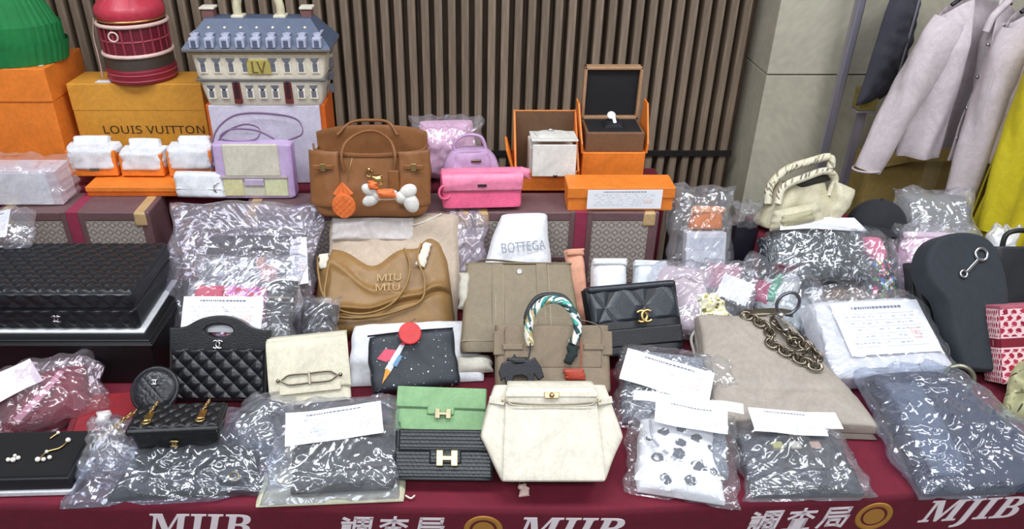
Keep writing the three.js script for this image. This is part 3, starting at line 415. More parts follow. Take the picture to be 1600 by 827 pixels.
{ // open orange boxes with jewellery boxes inside
  const tray = (o, w, h, d, th, outer, inner) => { part('back_wall', span(-w / 2, w / 2, 0, h[1], 0, th), outer, o); part('inner_lining', span(-w / 2 + th, w / 2 - th, 0.01, h[1] - 0.002, th - 0.0005, th + 0.002), inner, o);
    for (const s of [-1, 1]) { const sh = new THREE.Shape(); sh.moveTo(0, 0); sh.lineTo(d, 0); sh.lineTo(d, h[0]); sh.lineTo(0, h[1]); sh.closePath(); const g = new THREE.ExtrudeGeometry(sh, { depth: th, bevelEnabled: false }); part('side_wall', tf(g, s * (w / 2 - th / 2) - s * 0 + th / 2, 0, 0, 0, -Math.PI / 2, 0), outer, o); }
    part('front_wall', span(-w / 2, w / 2, 0, h[0], d - th, d), outer, o); part('floor', span(-w / 2 + th, w / 2 - th, 0, 0.005, th, d - th), inner, o); };
  const o = thing('open_orange_box', 'open orange carton holding a white jewellery box, beside the pink clutch', 'box', [0.237, 1.02, -2.36]);
  tray(o, 0.2, [0.068, 0.21], 0.16, 0.006, K.orange, K.brownInside);
  part('side_flap', tf(span(-0.004, 0.004, 0, 0.075, 0, 0.12), -0.104, 0.06, 0.03, 0, 0, 0.28), K.orange, o);
  const w = thing('white_jewellery_box', 'white jewellery box with open front flap inside the open orange carton', 'box', [0.252, 1.027, -2.345]); const wm = card(0xe4e2da, 0.6);
  part('body', span(-0.068, 0.068, 0, 0.125, 0.006, 0.11, 0.003), wm, w); part('front_flap', tf(span(-0.064, 0.07, -0.1, 0.0, 0, 0.006), 0, 0.152, 0.155, -0.12), wm, w);
  part('top_tray', tf(span(-0.068, 0.074, 0, 0.006, 0, 0.11), 0, 0.15, 0.05, -0.1), wm, w); part('cushion', tf(soft({ w: 0.11, L: 0.07, d: 0.012, p: 4, seed: 3 }), 0, 0.156, 0.135, -Math.PI / 2), mat(0xd8d6cd, { r: 0.9 }), w);
  part('ring', torus(0.009, 0.0022, -0.005, 0.168, 0.09, 0.3), K.silver, w); part('pull_tab', cyl(0.007, 0.007, 0.006, 0.008, 0.055, 0.172, 12), mat(0x1a1a1a), w);
  const q = thing('tall_open_orange_box', 'tall orange carton with raised side flaps holding the black-lined watch case', 'box', [0.447, 1.02, -2.38]);
  part('body', span(-0.098, 0.098, 0, 0.112, 0, 0.14, 0.003), K.orange, q);
  for (const s of [-1, 1]) { const sh = new THREE.Shape(); sh.moveTo(0, 0); sh.lineTo(0.14, 0); sh.lineTo(0.14, 0.03); sh.lineTo(0.05, 0.13); sh.lineTo(0, 0.13); sh.closePath(); const g = new THREE.ExtrudeGeometry(sh, { depth: 0.005, bevelEnabled: false }); tf(g, 0, 0, 0, 0, -Math.PI / 2, 0); part('side_flap', tf(g, s * 0.1 + 0.0025, 0.11, 0, 0, 0, -s * 0.06), K.orange, q); }
  const c = thing('watch_case', 'brown watch case with black lining and raised lid inside tall orange carton', 'case', [0.447, 1.1325, -2.375]); const bw = card(0x7c5a40, 0.5), bl = mat(0x15151a, { r: 0.75 });
  part('body', span(-0.09, 0.09, 0, 0.062, 0, 0.13, 0.003), bw, c); part('lining', span(-0.082, 0.082, 0.05, 0.064, 0.006, 0.12, 0.002), bl, c);
  const lid = part('lid', [span(-0.092, 0.092, 0.062, 0.072, -0.025, 0.008), span(-0.092, 0.092, 0.222, 0.232, -0.025, 0.008), span(-0.092, -0.082, 0.062, 0.232, -0.025, 0.008), span(0.082, 0.092, 0.062, 0.232, -0.025, 0.008), span(-0.09, 0.09, 0.064, 0.23, -0.03, -0.02)], card(0xb08a68, 0.5), c);
  part('lid_lining', span(-0.082, 0.082, 0.072, 0.222, -0.021, -0.006, 0.004), bl, lid);
  part('cushion', tf(soft({ w: 0.06, L: 0.07, d: 0.02, p: 3, seed: 5 }), 0, 0.062, 0.1, -Math.PI / 2), bl, c);
  part('watch', [tf(rbox(0.011, 0.05, 0.004, 0, 0, 0, 0.002), 0.002, 0.084, 0.075, -0.9, 0, 0.15), tf(cyl(0.013, 0.013, 0.006, 0, 0, 0, 16), -0.006, 0.094, 0.06, 0.7)], mat(0xf0f0f2, { r: 0.4 }), c);
  const f = thing('long_orange_box', 'long flat orange carton with a white paper label on its front', 'box', [0.444, 1.0195, -2.155]);
  part('body', span(-0.155, 0.155, 0, 0.04, 0, 0.094, 0.002), K.orange, f); part('lid', span(-0.158, 0.158, 0.042, 0.075, -0.002, 0.098, 0.002), K.orange, f);
  part('seam', span(-0.154, 0.154, 0.036, 0.046, 0.001, 0.09, 0.001), mat(0x3a1a08), f);
  const lb = form(f, 0.22, 0.062, 0.01, 0.04, 0.1005, 0, 0.0008, 2);
}

// ---------- left of the table ----------
const bagOf = (label, p, yaw, lean, o, m = K.film, over) => { const t = thing('clear_plastic_bag', label, 'plastic bag', p, yaw, lean); part('film', film({ ...o, over, group: t }), m, t); return t; };
{ const b = thing('black_base_box', 'deep black box base with white lining edge under the large quilted case', 'box', [-1.06, 0.7505, -1.89]);
  const bm = mat(0x131416, { r: 0.42 });
  part('body', span(-0.25, 0.25, 0, 0.128, 0, 0.305, 0.006), bm, b); part('rim', span(-0.255, 0.255, 0.116, 0.126, -0.004, 0.31, 0.004), bm, b); part('rim', span(-0.247, 0.247, 0.126, 0.134, 0.003, 0.302, 0.004), bm, b);
  part('white_lining', span(-0.24, 0.222, 0.13, 0.1385, 0.01, 0.27, 0.002), K.white, b);
  const c = thing('quilted_case', 'large black diamond-quilted hard case with a small white emblem on its front', 'case', [-1.085, 0.8895, -1.895]); const W = 0.47, D = 0.262, qm = leather(0x202226, 0.33, 0.0003);
  part('lower_shell', span(-W / 2, W / 2, 0, 0.062, 0, D, 0.008), qm, c);
  part('lower_front', tf(relief(W - 0.01, 0.056, 0.006, (x, y) => quilt(x, y + 0.02, 0.045, 0.005), 90), 0, 0.003, D - 0.003), qm, c);
  part('lid_front', tf(relief(W + 0.002, 0.042, 0.008, (x, y) => quilt(x, y, 0.045, 0.005), 90), 0, 0.066, D - 0.003), qm, c);
  part('lid', span(-W / 2 - 0.002, W / 2 + 0.002, 0.064, 0.108, -0.002, D + 0.002, 0.01), qm, c);
  part('lid_top', tf(relief(W, D, 0.008, (x, y) => quilt(x, y, 0.045, 0.0065), 150, 0.008), 0, 0.104, D, -Math.PI / 2), qm, c);
  part('emblem', crossedRings(0.0085, 0.0022, 0.03, 0.036, D + 0.0075), K.silver, c);
}
{ const t = bagOf('small clear plastic bag with white paper lying on the back of the large quilted case', [-1.29, 1.004, -1.845], 8, 66, { w: 0.16, L: 0.14, d: 0.03, seed: 21, cr: 0.01, n: 40 }); form(t, 0.075, 0.1, -0.02, 0.07, 0.03, 0.1, 0.004, 3); }
{ // two big plastic bags stacked behind the small quilted tote
  const c = thing('dark_pouch', 'dark grey soft handbag inside the large bag behind the small quilted tote', 'handbag', [-0.64, 0.756, -1.745], 0, 50);
  part('body', tf(soft({ w: 0.3, w1: 0.26, L: 0.33, d: 0.055, seed: 41, wr: 0.012, f: 16, p: 3 })), cloth(0x4c4850), c);
  part('flap', tf(soft({ w: 0.2, L: 0.13, d: 0.02, seed: 43, wr: 0.006, p: 4 }), 0.04, 0.18, 0.05), leather(0x35323a), c);
  part('handle', tube([[-0.1, 0.27, 0.05], [-0.06, 0.22, 0.085], [0.02, 0.21, 0.085], [0.07, 0.27, 0.05]], 0.007), leather(0x2d2a30), c);
  const r = thing('red_orange_pouch', 'small red and orange pouch showing through the large plastic bag', 'pouch', [-0.555, 0.925, -1.8], 10, 50);
  part('body', soft({ w: 0.05, L: 0.05, d: 0.022, seed: 44, p: 3 }), leather(0xe0503a), r); part('tab', tf(soft({ w: 0.025, L: 0.03, d: 0.015, seed: 45, p: 3 }), -0.015, 0.045, 0.004), leather(0xf08a3c), r);
  const t = bagOf('large clear plastic bag of dark handbags propped against the maroon shelf', [-0.66, 0.7505, -1.735], 0, 50, { w: 0.4, w1: 0.45, L: 0.44, d: 0.085, seed: 22, cr: 0.022, n: 84, f: 8 }, filmMat(0xf2f0f8, 0.88, 0.13), [c, r]);
  form(t, 0.075, 0.14, 0.165, 0.235, 0.06, 0.12, 0.008, 5);
  const d = thing('pink_purse', 'magenta and lilac purse in the bag with the white form, above small quilted tote', 'purse', [-0.63, 0.826, -1.605], -3, 46);
  part('body', soft({ w: 0.175, L: 0.185, d: 0.035, seed: 46, wr: 0.006, p: 4 }), mat(0xffffff, { r: 0.6, tex: canvasTex(256, 256, (x, w, h) => { reseed(8); x.fillStyle = '#c98fc4'; x.fillRect(0, 0, w, h); for (let i = 0; i < 260; i++) { x.fillStyle = ['#e04a78', '#d866b4', '#e8c4dc', '#b0489c', '#f0e0ea', '#c0304e'][Math.floor(rnd() * 6)]; x.beginPath(); x.ellipse(rnd() * w, rnd() * h, 4 + rnd() * 14, 3 + rnd() * 8, rnd() * 3, 0, 7); x.fill(); } }) }), d, true);
  part('flap', tf(soft({ w: 0.075, L: 0.05, d: 0.012, seed: 47, p: 3 }), -0.055, 0.125, 0.032), leather(0xd8395e), d);
  const s = thing('charcoal_pouch', 'charcoal soft pouch beside the magenta purse inside the plastic bag', 'pouch', [-0.5, 0.826, -1.605], -3, 46); part('body', soft({ w: 0.075, L: 0.2, d: 0.035, seed: 48, wr: 0.012, f: 20 }), leather(0x2b2c33, 0.4), s); part('zip', span(-0.03, 0.03, 0.14, 0.146, 0.03, 0.044, 0.001), K.gunmetal, s);
  const t2 = bagOf('clear plastic bag with a stamped white form and magenta purse, behind small quilted tote', [-0.6, 0.815, -1.6], -3, 46, { w: 0.29, w1: 0.3, L: 0.285, d: 0.05, seed: 23, cr: 0.014, n: 72 }, K.film, [d, s]);
  form(t2, 0.205, 0.093, -0.035, 0.105, 0.064, 0.03, 0.004, 1);
  const e = thing('black_ruffled_bag', 'black crumpled quilted bag in plastic beside the tan tote', 'bag', [-0.43, 0.7505, -1.665], -10, 44); part('body', soft({ w: 0.1, L: 0.17, d: 0.04, seed: 49, wr: 0.016, f: 22, p: 3 }), leather(0x24252b, 0.35), e); part('ring', torus(0.014, 0.003, 0.03, 0.035, 0.052), K.silver, e);
  part('film_wrap', tf(film({ w: 0.12, L: 0.19, d: 0.05, seed: 24, cr: 0.01, n: 40 })), K.film, e);
}
{ // small quilted tote with an oval hand hole
  const o = thing('quilted_tote', 'black quilted leather tote with oval hand hole and silver emblem', 'tote', [-0.63, 0.7505, -1.518], 0, 32); const bm = leather(0x1a1b1f, 0.35);
  const sh = new THREE.Shape(); sh.moveTo(-0.118, 0); sh.lineTo(0.118, 0); sh.lineTo(0.12, 0.168); sh.quadraticCurveTo(0.085, 0.172, 0.07, 0.182); sh.quadraticCurveTo(0.04, 0.206, 0, 0.206); sh.quadraticCurveTo(-0.04, 0.206, -0.07, 0.185); sh.quadraticCurveTo(-0.085, 0.175, -0.12, 0.176); sh.closePath();
  const ho = new THREE.Path(); ho.absellipse(0, 0.172, 0.04, 0.02, 0, Math.PI * 2, true); sh.holes.push(ho);
  const g = new THREE.ExtrudeGeometry(sh, { depth: 0.026, bevelEnabled: true, bevelThickness: 0.005, bevelSize: 0.004, bevelSegments: 3, curveSegments: 20 }); tf(g, 0, 0.005, 0.006); part('body', g, bm, o);
  part('quilted_front', tf(relief(0.232, 0.128, 0.01, (x, y) => quilt(x, y, 0.04, 0.0075), 110, 0.006), 0, 0.006, 0.032), bm, o);
  part('emblem', crossedRings(0.0095, 0.0024, 0.0, 0.143, 0.041), K.silver, o);
}
{ // plastic bag with maroon things, red folder, jewellery box
  const m = thing('maroon_pouch', 'maroon velvet pouch in the plastic bag beside the red folder', 'pouch', [-1.01, 0.757, -1.402], 26, 62); part('body', soft({ w: 0.2, L: 0.15, d: 0.05, seed: 51, wr: 0.012, f: 14, p: 3 }), cloth(0x83213c), m); part('ribbon', tf(ribbon([[-0.06, 0.02, 0.05], [0, 0.06, 0.066], [0.05, 0.12, 0.05]], 0.008, 0.001, V(1, 0, 0), 20)), cloth(0xd9a0b4), m);
  const t = bagOf('clear plastic bag with maroon pouch and blank white paper beside red folder', [-0.995, 0.7505, -1.4], 26, 62, { w: 0.27, w1: 0.22, L: 0.2, d: 0.06, seed: 25, cr: 0.02, n: 72, f: 10 }, filmMat(0xf8eef4, 0.92, 0.13), [m]);
  part('white_paper', tf(shell((u, v) => V((u - 0.5) * 0.12, (v - 0.5) * 0.075, 0.006 * Math.sin(u * 3 + v * 2)), 10, 8, 0.0006), -0.07, 0.125, 0.07, 0, 0, 0.3), K.paper, t);
  const f = thing('red_folder', 'flat dark red leather folder between the plastic bag and the round quilted pouch', 'folder', [-0.865, 0.7505, -1.355], 8, 82); part('cover', span(-0.085, 0.085, 0, 0.15, 0, 0.02, 0.006), leather(0x8c1c26, 0.4), f); part('spine', span(-0.087, -0.07, 0.002, 0.148, 0.001, 0.022, 0.004), leather(0x6d1420, 0.4), f);
  const j = thing('jewellery_tray', 'black velvet jewellery tray with a white base edge at the table corner', 'tray', [-0.985, 0.7505, -1.355], 2); part('base', span(-0.115, 0.115, 0, 0.012, 0, 0.16, 0.002), K.white, j); part('body', span(-0.112, 0.112, 0.012, 0.045, 0.002, 0.155, 0.004), mat(0x16171c, { r: 0.5 }), j); part('velvet', span(-0.106, 0.106, 0.04, 0.048, 0.008, 0.148, 0.003), cloth(0x0e0e11), j);
  const jw = (label, x, z, pts, dots) => { const o = thing('earring', label, 'earring', [x, 0.8, z], 20, 0, 'earrings on the black velvet tray'); if (pts) part('stem', tube(pts, 0.0022, 20), K.gold, o); for (const [a, b, r] of dots) part('pearl', ball(r, a, 0.004, b, 10), mat(0xf2ecdf, { r: 0.25, kind: 'plain' }), o); };
  jw('long jewelled earring with a curved gold stem on the velvet tray', -0.945, -1.29, [[-0.02, 0.003, 0.03], [-0.005, 0.003, 0.012], [0.02, 0.003, 0.008], [0.035, 0.003, -0.008]], [[-0.022, 0.032, 0.006], [-0.01, 0.036, 0.005], [0.002, 0.034, 0.005], [0.036, -0.012, 0.006], [-0.006, 0.012, 0.004]]);
  jw('small cluster earring of pale stones on the velvet tray', -1.01, -1.255, null, [[-0.01, 0, 0.005], [0, 0.004, 0.006], [0.01, 0.001, 0.005], [0.002, -0.009, 0.004]]);
  jw('tiny pearl earring with short stem above the cluster on velvet tray', -0.955, -1.33, [[-0.008, 0.003, 0.008], [0.008, 0.003, -0.006]], [[0.008, -0.006, 0.004]]);
}
{ // quilted vanity in its wrapping
  const w = thing('black_cloth_pouch', 'black soft pouch inside the big crumpled plastic bag below the quilted vanity', 'pouch', [-0.62, 0.7545, -1.19], 4, 82); part('body', soft({ w: 0.33, w1: 0.26, L: 0.14, d: 0.024, seed: 61, wr: 0.01, f: 12, p: 3 }), leather(0x171a20, 0.4), w); part('buckle', [tf(torus(0.011, 0.002, 0, 0, 0, 0, 0.4), 0.105, 0.03, 0.024)], K.gold, w);
  const g2 = thing('grey_fabric_pouch', 'dark grey padded pouch in plastic between quilted vanity and cream flap bag', 'pouch', [-0.505, 0.7505, -1.3], -8, 74); part('body', soft({ w: 0.13, w1: 0.11, L: 0.16, d: 0.045, seed: 62, wr: 0.01, p: 3 }), cloth(0x54575e), g2); part('film_wrap', film({ w: 0.15, w1: 0.13, L: 0.175, d: 0.055, seed: 163, cr: 0.012, n: 50 }), K.film, g2); part('seam', span(-0.05, 0.05, 0.1, 0.103, 0.04, 0.052, 0.001), mat(0x3a3c42), g2);
  bagOf('big crumpled clear plastic bag of black pouches under the quilted vanity', [-0.645, 0.7515, -1.172], 4, 82, { w: 0.46, w1: 0.4, L: 0.25, d: 0.03, seed: 26, cr: 0.024, n: 110, f: 8, rag: 0.04 }, filmMat(0xe8eef8, 0.93, 0.13), [w]);
  const k = bagOf('tied plastic bag neck sticking up beside the quilted vanity and jewellery tray', [-0.8, 0.765, -1.24], 14, 40, { w: 0.15, w1: 0.06, L: 0.13, d: 0.03, seed: 27, cr: 0.025, n: 44, f: 16 }); part('knot', tf(soft({ w: 0.03, L: 0.03, d: 0.02, seed: 2, p: 2.2 }), 0, 0.115, 0.01), filmMat(0xffffff, 0.5, 0.28), k);
  const o = thing('quilted_vanity', 'small black quilted vanity box bag with two gold chain tabs on top', 'handbag', [-0.66, 0.785, -1.363], 4, 4); const bm = leather(0x16171a, 0.35), W = 0.205, D = 0.095, H = 0.075;
  part('body', bagGeo({ w: t => lerp(W * 0.82, W * 0.98, t), d: t => lerp(D * 0.9, D, t), L: H, pw: 7, rim: 0.006 }), bm, o);
  part('lid', span(-W / 2, W / 2, H - 0.012, H + 0.006, -0.002, D + 0.002, 0.009), bm, o);
  part('quilted_top', tf(relief(W - 0.012, D - 0.008, 0.006, (x, y) => quilt(x, y, 0.034, 0.005), 80, 0.005), 0, H + 0.003, D - 0.004, -Math.PI / 2), bm, o);
  part('emblem', crossedRings(0.007, 0.0018, 0.0, 0.042, D + 0.001), K.gold, o);
  for (const s of [-1, 1]) { part('tab', tf(rbox(0.016, 0.003, 0.03, 0, 0, 0, 0.001), s * 0.058, H + 0.0135, 0.055), K.gold, o); part('ring', torus(0.009, 0.0022, s * 0.058, H + 0.015, 0.078, 1.3), K.gold, o); chainLinks(o, K.gold, [[s * 0.058, H + 0.0165, 0.04], [s * 0.058 + 0.005, H + 0.0165, 0.008]], 0.009, 0.0042, 0.0012); }
  part('zip', ribbon([[W / 2 - 0.003, H - 0.004, 0.0], [W / 2 + 0.001, H - 0.004, 0.05], [W / 2 - 0.006, H - 0.004, D + 0.002]], 0.002, 0.001, V(0, 1, 0), 16), K.gunmetal, o);
  const r = thing('round_quilted_pouch', 'small round black quilted pouch with a white emblem behind the quilted vanity', 'pouch', [-0.755, 0.80, -1.41], 0, 50);
  part('body', tf(pillowGeo((u, v) => { const l = Math.max(Math.abs(u), Math.abs(v)), h = Math.hypot(u, v) || 1; return [0.053 * u * l / h, 0.053 + 0.053 * v * l / h]; }, (u, v) => { const l = Math.max(Math.abs(u), Math.abs(v)); return 0.03 - 0.012 * Math.pow(l, 6) + quilt(u * 0.053, v * 0.053, 0.022, 0.003) * (1 - l); }, () => 0, 40)), leather(0x232529, 0.35), r);
  part('edge', torus(0.053, 0.006, 0, 0.053, 0.014), leather(0x1a1b1e, 0.35), r); part('emblem', crossedRings(0.0055, 0.0015, 0.004, 0.068, 0.034), K.silver, r);
  const c = thing('gold_chain', 'loose gold chain strap piled beside the quilted vanity', 'chain', [-0.812, 0.815, -1.35]);
  part('support_charm', [ball(0.008, 0.004, 0, 0.01), tf(rbox(0.014, 0.005, 0.026, 0, 0, 0, 0.002), 0.0, 0.004, -0.004)], K.gold, c); chainLinks(c, K.gold, [[-0.03, -0.008, 0.03], [-0.012, 0.0, 0.012], [0.006, 0.006, -0.01], [0.02, 0.004, -0.04], [0.034, 0.0, -0.06], [0.03, -0.004, -0.02], [0.05, -0.01, 0.0]], 0.0105, 0.0055, 0.0016);
}

// ---------- middle of the table ----------
{ const o = thing('cream_flap_bag', 'square cream leather flap bag with a long silver bit clasp', 'handbag', [-0.398, 0.752, -1.503], 10, 40); const cm = leather(0xdfd9c0, 0.5);
  part('body', bagGeo({ w: 0.196, d: 0.04, L: 0.168, pw: 12, rim: 0.006 }), cm, o);
  part('flap', shell((u, v) => V(lerp(-0.1, 0.1, u), lerp(0.036, 0.174, v) - 0.004 * Math.pow(Math.abs(2 * u - 1), 8) * (1 - v), 0.043 + 0.003 * Math.sin(v * 3) - 0.04 * Math.pow(v, 14) ), 24, 24, 0.004), cm, o);
  part('lower_tab', span(-0.075, 0.075, 0.026, 0.05, 0.0435, 0.0475, 0.003), cm, o);
  for (const s of [-1, 1]) { part('bit_bar', tf(ribbon([[0, 0.011, 0], [s * 0.02, 0.012, 0.001], [s * 0.052, 0.011, 0.001], [s * 0.06, 0.006, 0], [s * 0.068, 0, 0], [s * 0.06, -0.006, 0], [s * 0.052, -0.011, 0.001], [s * 0.02, -0.012, 0.001], [0, -0.011, 0]], 0.003, 0.002, V(0, 0, 1), 48), 0, 0.062, 0.05), K.gunmetal, o); part('clasp_end', ball(0.005, s * 0.076, 0.062, 0.05), K.gunmetal, o); }
  part('clasp_bar', span(-0.003, 0.003, 0.046, 0.078, 0.048, 0.053, 0.001), K.gunmetal, o); }
{ const c = thing('cream_dust_cloth', 'flat pale cream folded dust bag under the black wrapped purse', 'dust bag', [-0.3, 0.7502, -1.172], 3, 88); part('cloth', soft({ w: 0.325, w1: 0.29, L: 0.24, d: 0.012, p: 10, q: 0.3, wr: 0.002, seed: 71 }), cloth(0xd6d3b4), c); part('drawstring', tube([[0.16, 0.012, 0.006], [0.172, 0.004, 0.006], [0.18, 0.012, 0.005]], 0.002, 16), K.ivory, c);
  const p = thing('wrapped_black_purse', 'black flat leather purse with folded flap lying on the cream dust bag', 'purse', [-0.275, 0.77, -1.19], 4, 79); const bm = leather(0x25272b, 0.4);
  part('body', soft({ w: 0.225, L: 0.15, d: 0.034, p: 8, q: 0.35, wr: 0.003, seed: 72 }), bm, p); part('flap', tf(soft({ w: 0.222, L: 0.118, d: 0.012, p: 6, q: 0.4, wr: 0.004, seed: 73 }), 0, 0.03, 0.03, -0.08), bm, p);
  const d = thing('dark_cloth_bundle', 'dark grey cloth in plastic behind the black wrapped purse', 'pouch', [-0.28, 0.805, -1.36], 4, 79); part('body', soft({ w: 0.2, L: 0.065, d: 0.024, wr: 0.006, f: 18, seed: 74 }), cloth(0x5b5a60), d); part('tie', tube([[0.06, 0.05, 0.028], [0.08, 0.04, 0.026], [0.1, 0.03, 0.02]], 0.003, 16), cloth(0x8b8890), d);
  const t = bagOf('clear plastic bag with a white form round the black purse on cream dust bag', [-0.295, 0.76, -1.168], 4, 79, { w: 0.28, w1: 0.29, L: 0.26, d: 0.052, seed: 28, cr: 0.012, n: 80, p: 6, q: 0.4 }, filmMat(0xf0f2f8, 0.9, 0.13), [p, d]);
  form(t, 0.215, 0.09, 0.0, 0.158, 0.07, 0.09, 0.005, 4); }
{ const w = thing('white_dust_bag', 'white cotton dust bag lying under the dark space-print clutch', 'dust bag', [-0.14, 0.7505, -1.58], 4, 72); part('cloth', soft({ w: 0.36, w1: 0.34, L: 0.2, d: 0.022, wr: 0.006, seed: 75, p: 5 }), K.cotton, w); part('hem', tf(soft({ w: 0.1, L: 0.05, d: 0.025, seed: 76, p: 3 }), 0.15, 0.02, 0.01), cloth(0xe6e2d2), w);
  const o = thing('space_clutch', 'dark navy zip clutch printed with stars and a rocket', 'clutch', [-0.137, 0.775, -1.525], 10, 45);
  const tex = canvasTex(512, 320, (x, W, H) => { x.fillStyle = '#262b33'; x.fillRect(0, 0, W, H); reseed(17); for (let i = 0; i < 90; i++) { x.fillStyle = ['#dfe6ee', '#9fb0c0', '#ffffff'][Math.floor(rnd() * 3)]; x.beginPath(); x.arc(rnd() * W, rnd() * H, 1 + rnd() * rnd() * 5, 0, 7); x.fill(); } });
  part('body', soft({ w: 0.226, w1: 0.222, L: 0.148, d: 0.032, p: 10, q: 0.3, wr: 0.002, seed: 77, n: 60 }), mat(0xffffff, { r: 0.45, tex, bump: 'leather', bs: 0.0004 }), o, true);
  part('zip', ribbon([[-0.11, 0.148, 0.014], [0, 0.15, 0.014], [0.11, 0.147, 0.014]], 0.005, 0.002, V(0, 0, 1), 20), mat(0x18191c), o);
  const flat = (pts, c, dz) => { const s = new THREE.Shape(); pts.forEach((p, i) => i ? s.lineTo(...p) : s.moveTo(...p)); s.closePath(); return part('rocket_patch', tf(new THREE.ExtrudeGeometry(s, { depth: 0.0015, bevelEnabled: false }), 0, 0, 0.0335 + dz), mat(c, { r: 0.6 }), o); };
  flat([[-0.06, 0.05], [-0.02, 0.112], [-0.012, 0.126], [-0.032, 0.115], [-0.075, 0.058]], 0xd7dde6, 0.0008); flat([[-0.092, 0.085], [-0.07, 0.108], [-0.03, 0.1], [-0.045, 0.085], [-0.07, 0.075]], 0xd8526a, 0); flat([[-0.085, 0.022], [-0.06, 0.05], [-0.072, 0.06]], 0xe8a23c, 0.0012); flat([[-0.045, 0.06], [-0.028, 0.085], [-0.036, 0.09], [-0.055, 0.066]], 0x6d9ac0, 0.002); flat([[-0.02, 0.112], [-0.01, 0.13], [-0.032, 0.115]], 0xd8526a, 0.0018);
  const pl = thing('red_planet_charm', 'red round leather planet charm on the top edge of the space clutch', 'charm', [-0.15, 0.884, -1.575], 10, 45); part('disc', [tf(new THREE.CylinderGeometry(0.025, 0.025, 0.008, 32), 0, 0.025, 0.01, Math.PI / 2), tf(torus(0.025, 0.004, 0, 0.025, 0.01))], leather(0xd93a3a, 0.45), pl); part('loop', tube([[0, 0.045, 0.01], [0.006, 0.056, 0.006], [0.018, 0.062, 0.0]], 0.002, 12), leather(0x8c6a4a), pl); }
{ const o = thing('green_clutch', 'pistachio green leather clutch wallet with a silver letter clasp', 'clutch', [-0.07, 0.782, -1.366], -3, 50); const gm = leather(0x86b27c, 0.5);
  part('body', bagGeo({ w: 0.212, d: 0.028, L: 0.098, pw: 12, rim: 0.004 }), gm, o); part('flap', span(-0.105, 0.105, 0.05, 0.099, 0.024, 0.0325, 0.003), gm, o); part('flap_tongue', span(-0.032, 0.032, 0.034, 0.06, 0.0245, 0.033, 0.004), gm, o);
  part('flap_edge', span(-0.105, 0.105, 0.0485, 0.0505, 0.0245, 0.0315, 0.0005), leather(0x4f7350), o);
  part('letter_clasp', hLogo(0.04, 0.022, 0.005, 0.006, 0.036, 0.036), mat(0xc9bd9a, { r: 0.3, m: 1, kind: 'plain' }), o);
  const c = thing('black_scaled_clutch', 'black reptile-leather clutch wallet with a gold letter clasp', 'clutch', [-0.059, 0.7515, -1.241], -1, 47); const cm = mat(0x25292c, { r: 0.3 });
  const croc = (x, y) => { const sx = 0.011, sy = 0.008, r = Math.floor(y / sy), fx = ((x / sx + (r % 2) * 0.5) % 1 + 1) % 1 - 0.5, fy = (y / sy) % 1 - 0.5; return 0.0014 * Math.pow(Math.max(0, 1 - Math.pow(Math.abs(fx) * 2, 4)) * Math.max(0, 1 - Math.pow(Math.abs(fy) * 2, 4)), 0.5) - 0.001; };
  part('body', bagGeo({ w: 0.218, d: 0.042, L: 0.105, pw: 8, rim: 0.006 }), cm, c); part('lower_front', tf(relief(0.214, 0.066, 0.005, croc, 120, 0.004), 0, 0.004, 0.039), cm, c); part('flap', tf(relief(0.2, 0.048, 0.008, croc, 120, 0.005), 0, 0.06, 0.04), cm, c); part('flap_tongue', tf(relief(0.07, 0.03, 0.008, croc, 40, 0.004), 0.004, 0.034, 0.041), cm, c);
  part('letter_clasp', hLogo(0.05, 0.034, 0.006, 0.008, 0.046, 0.0525), K.gold, c); }
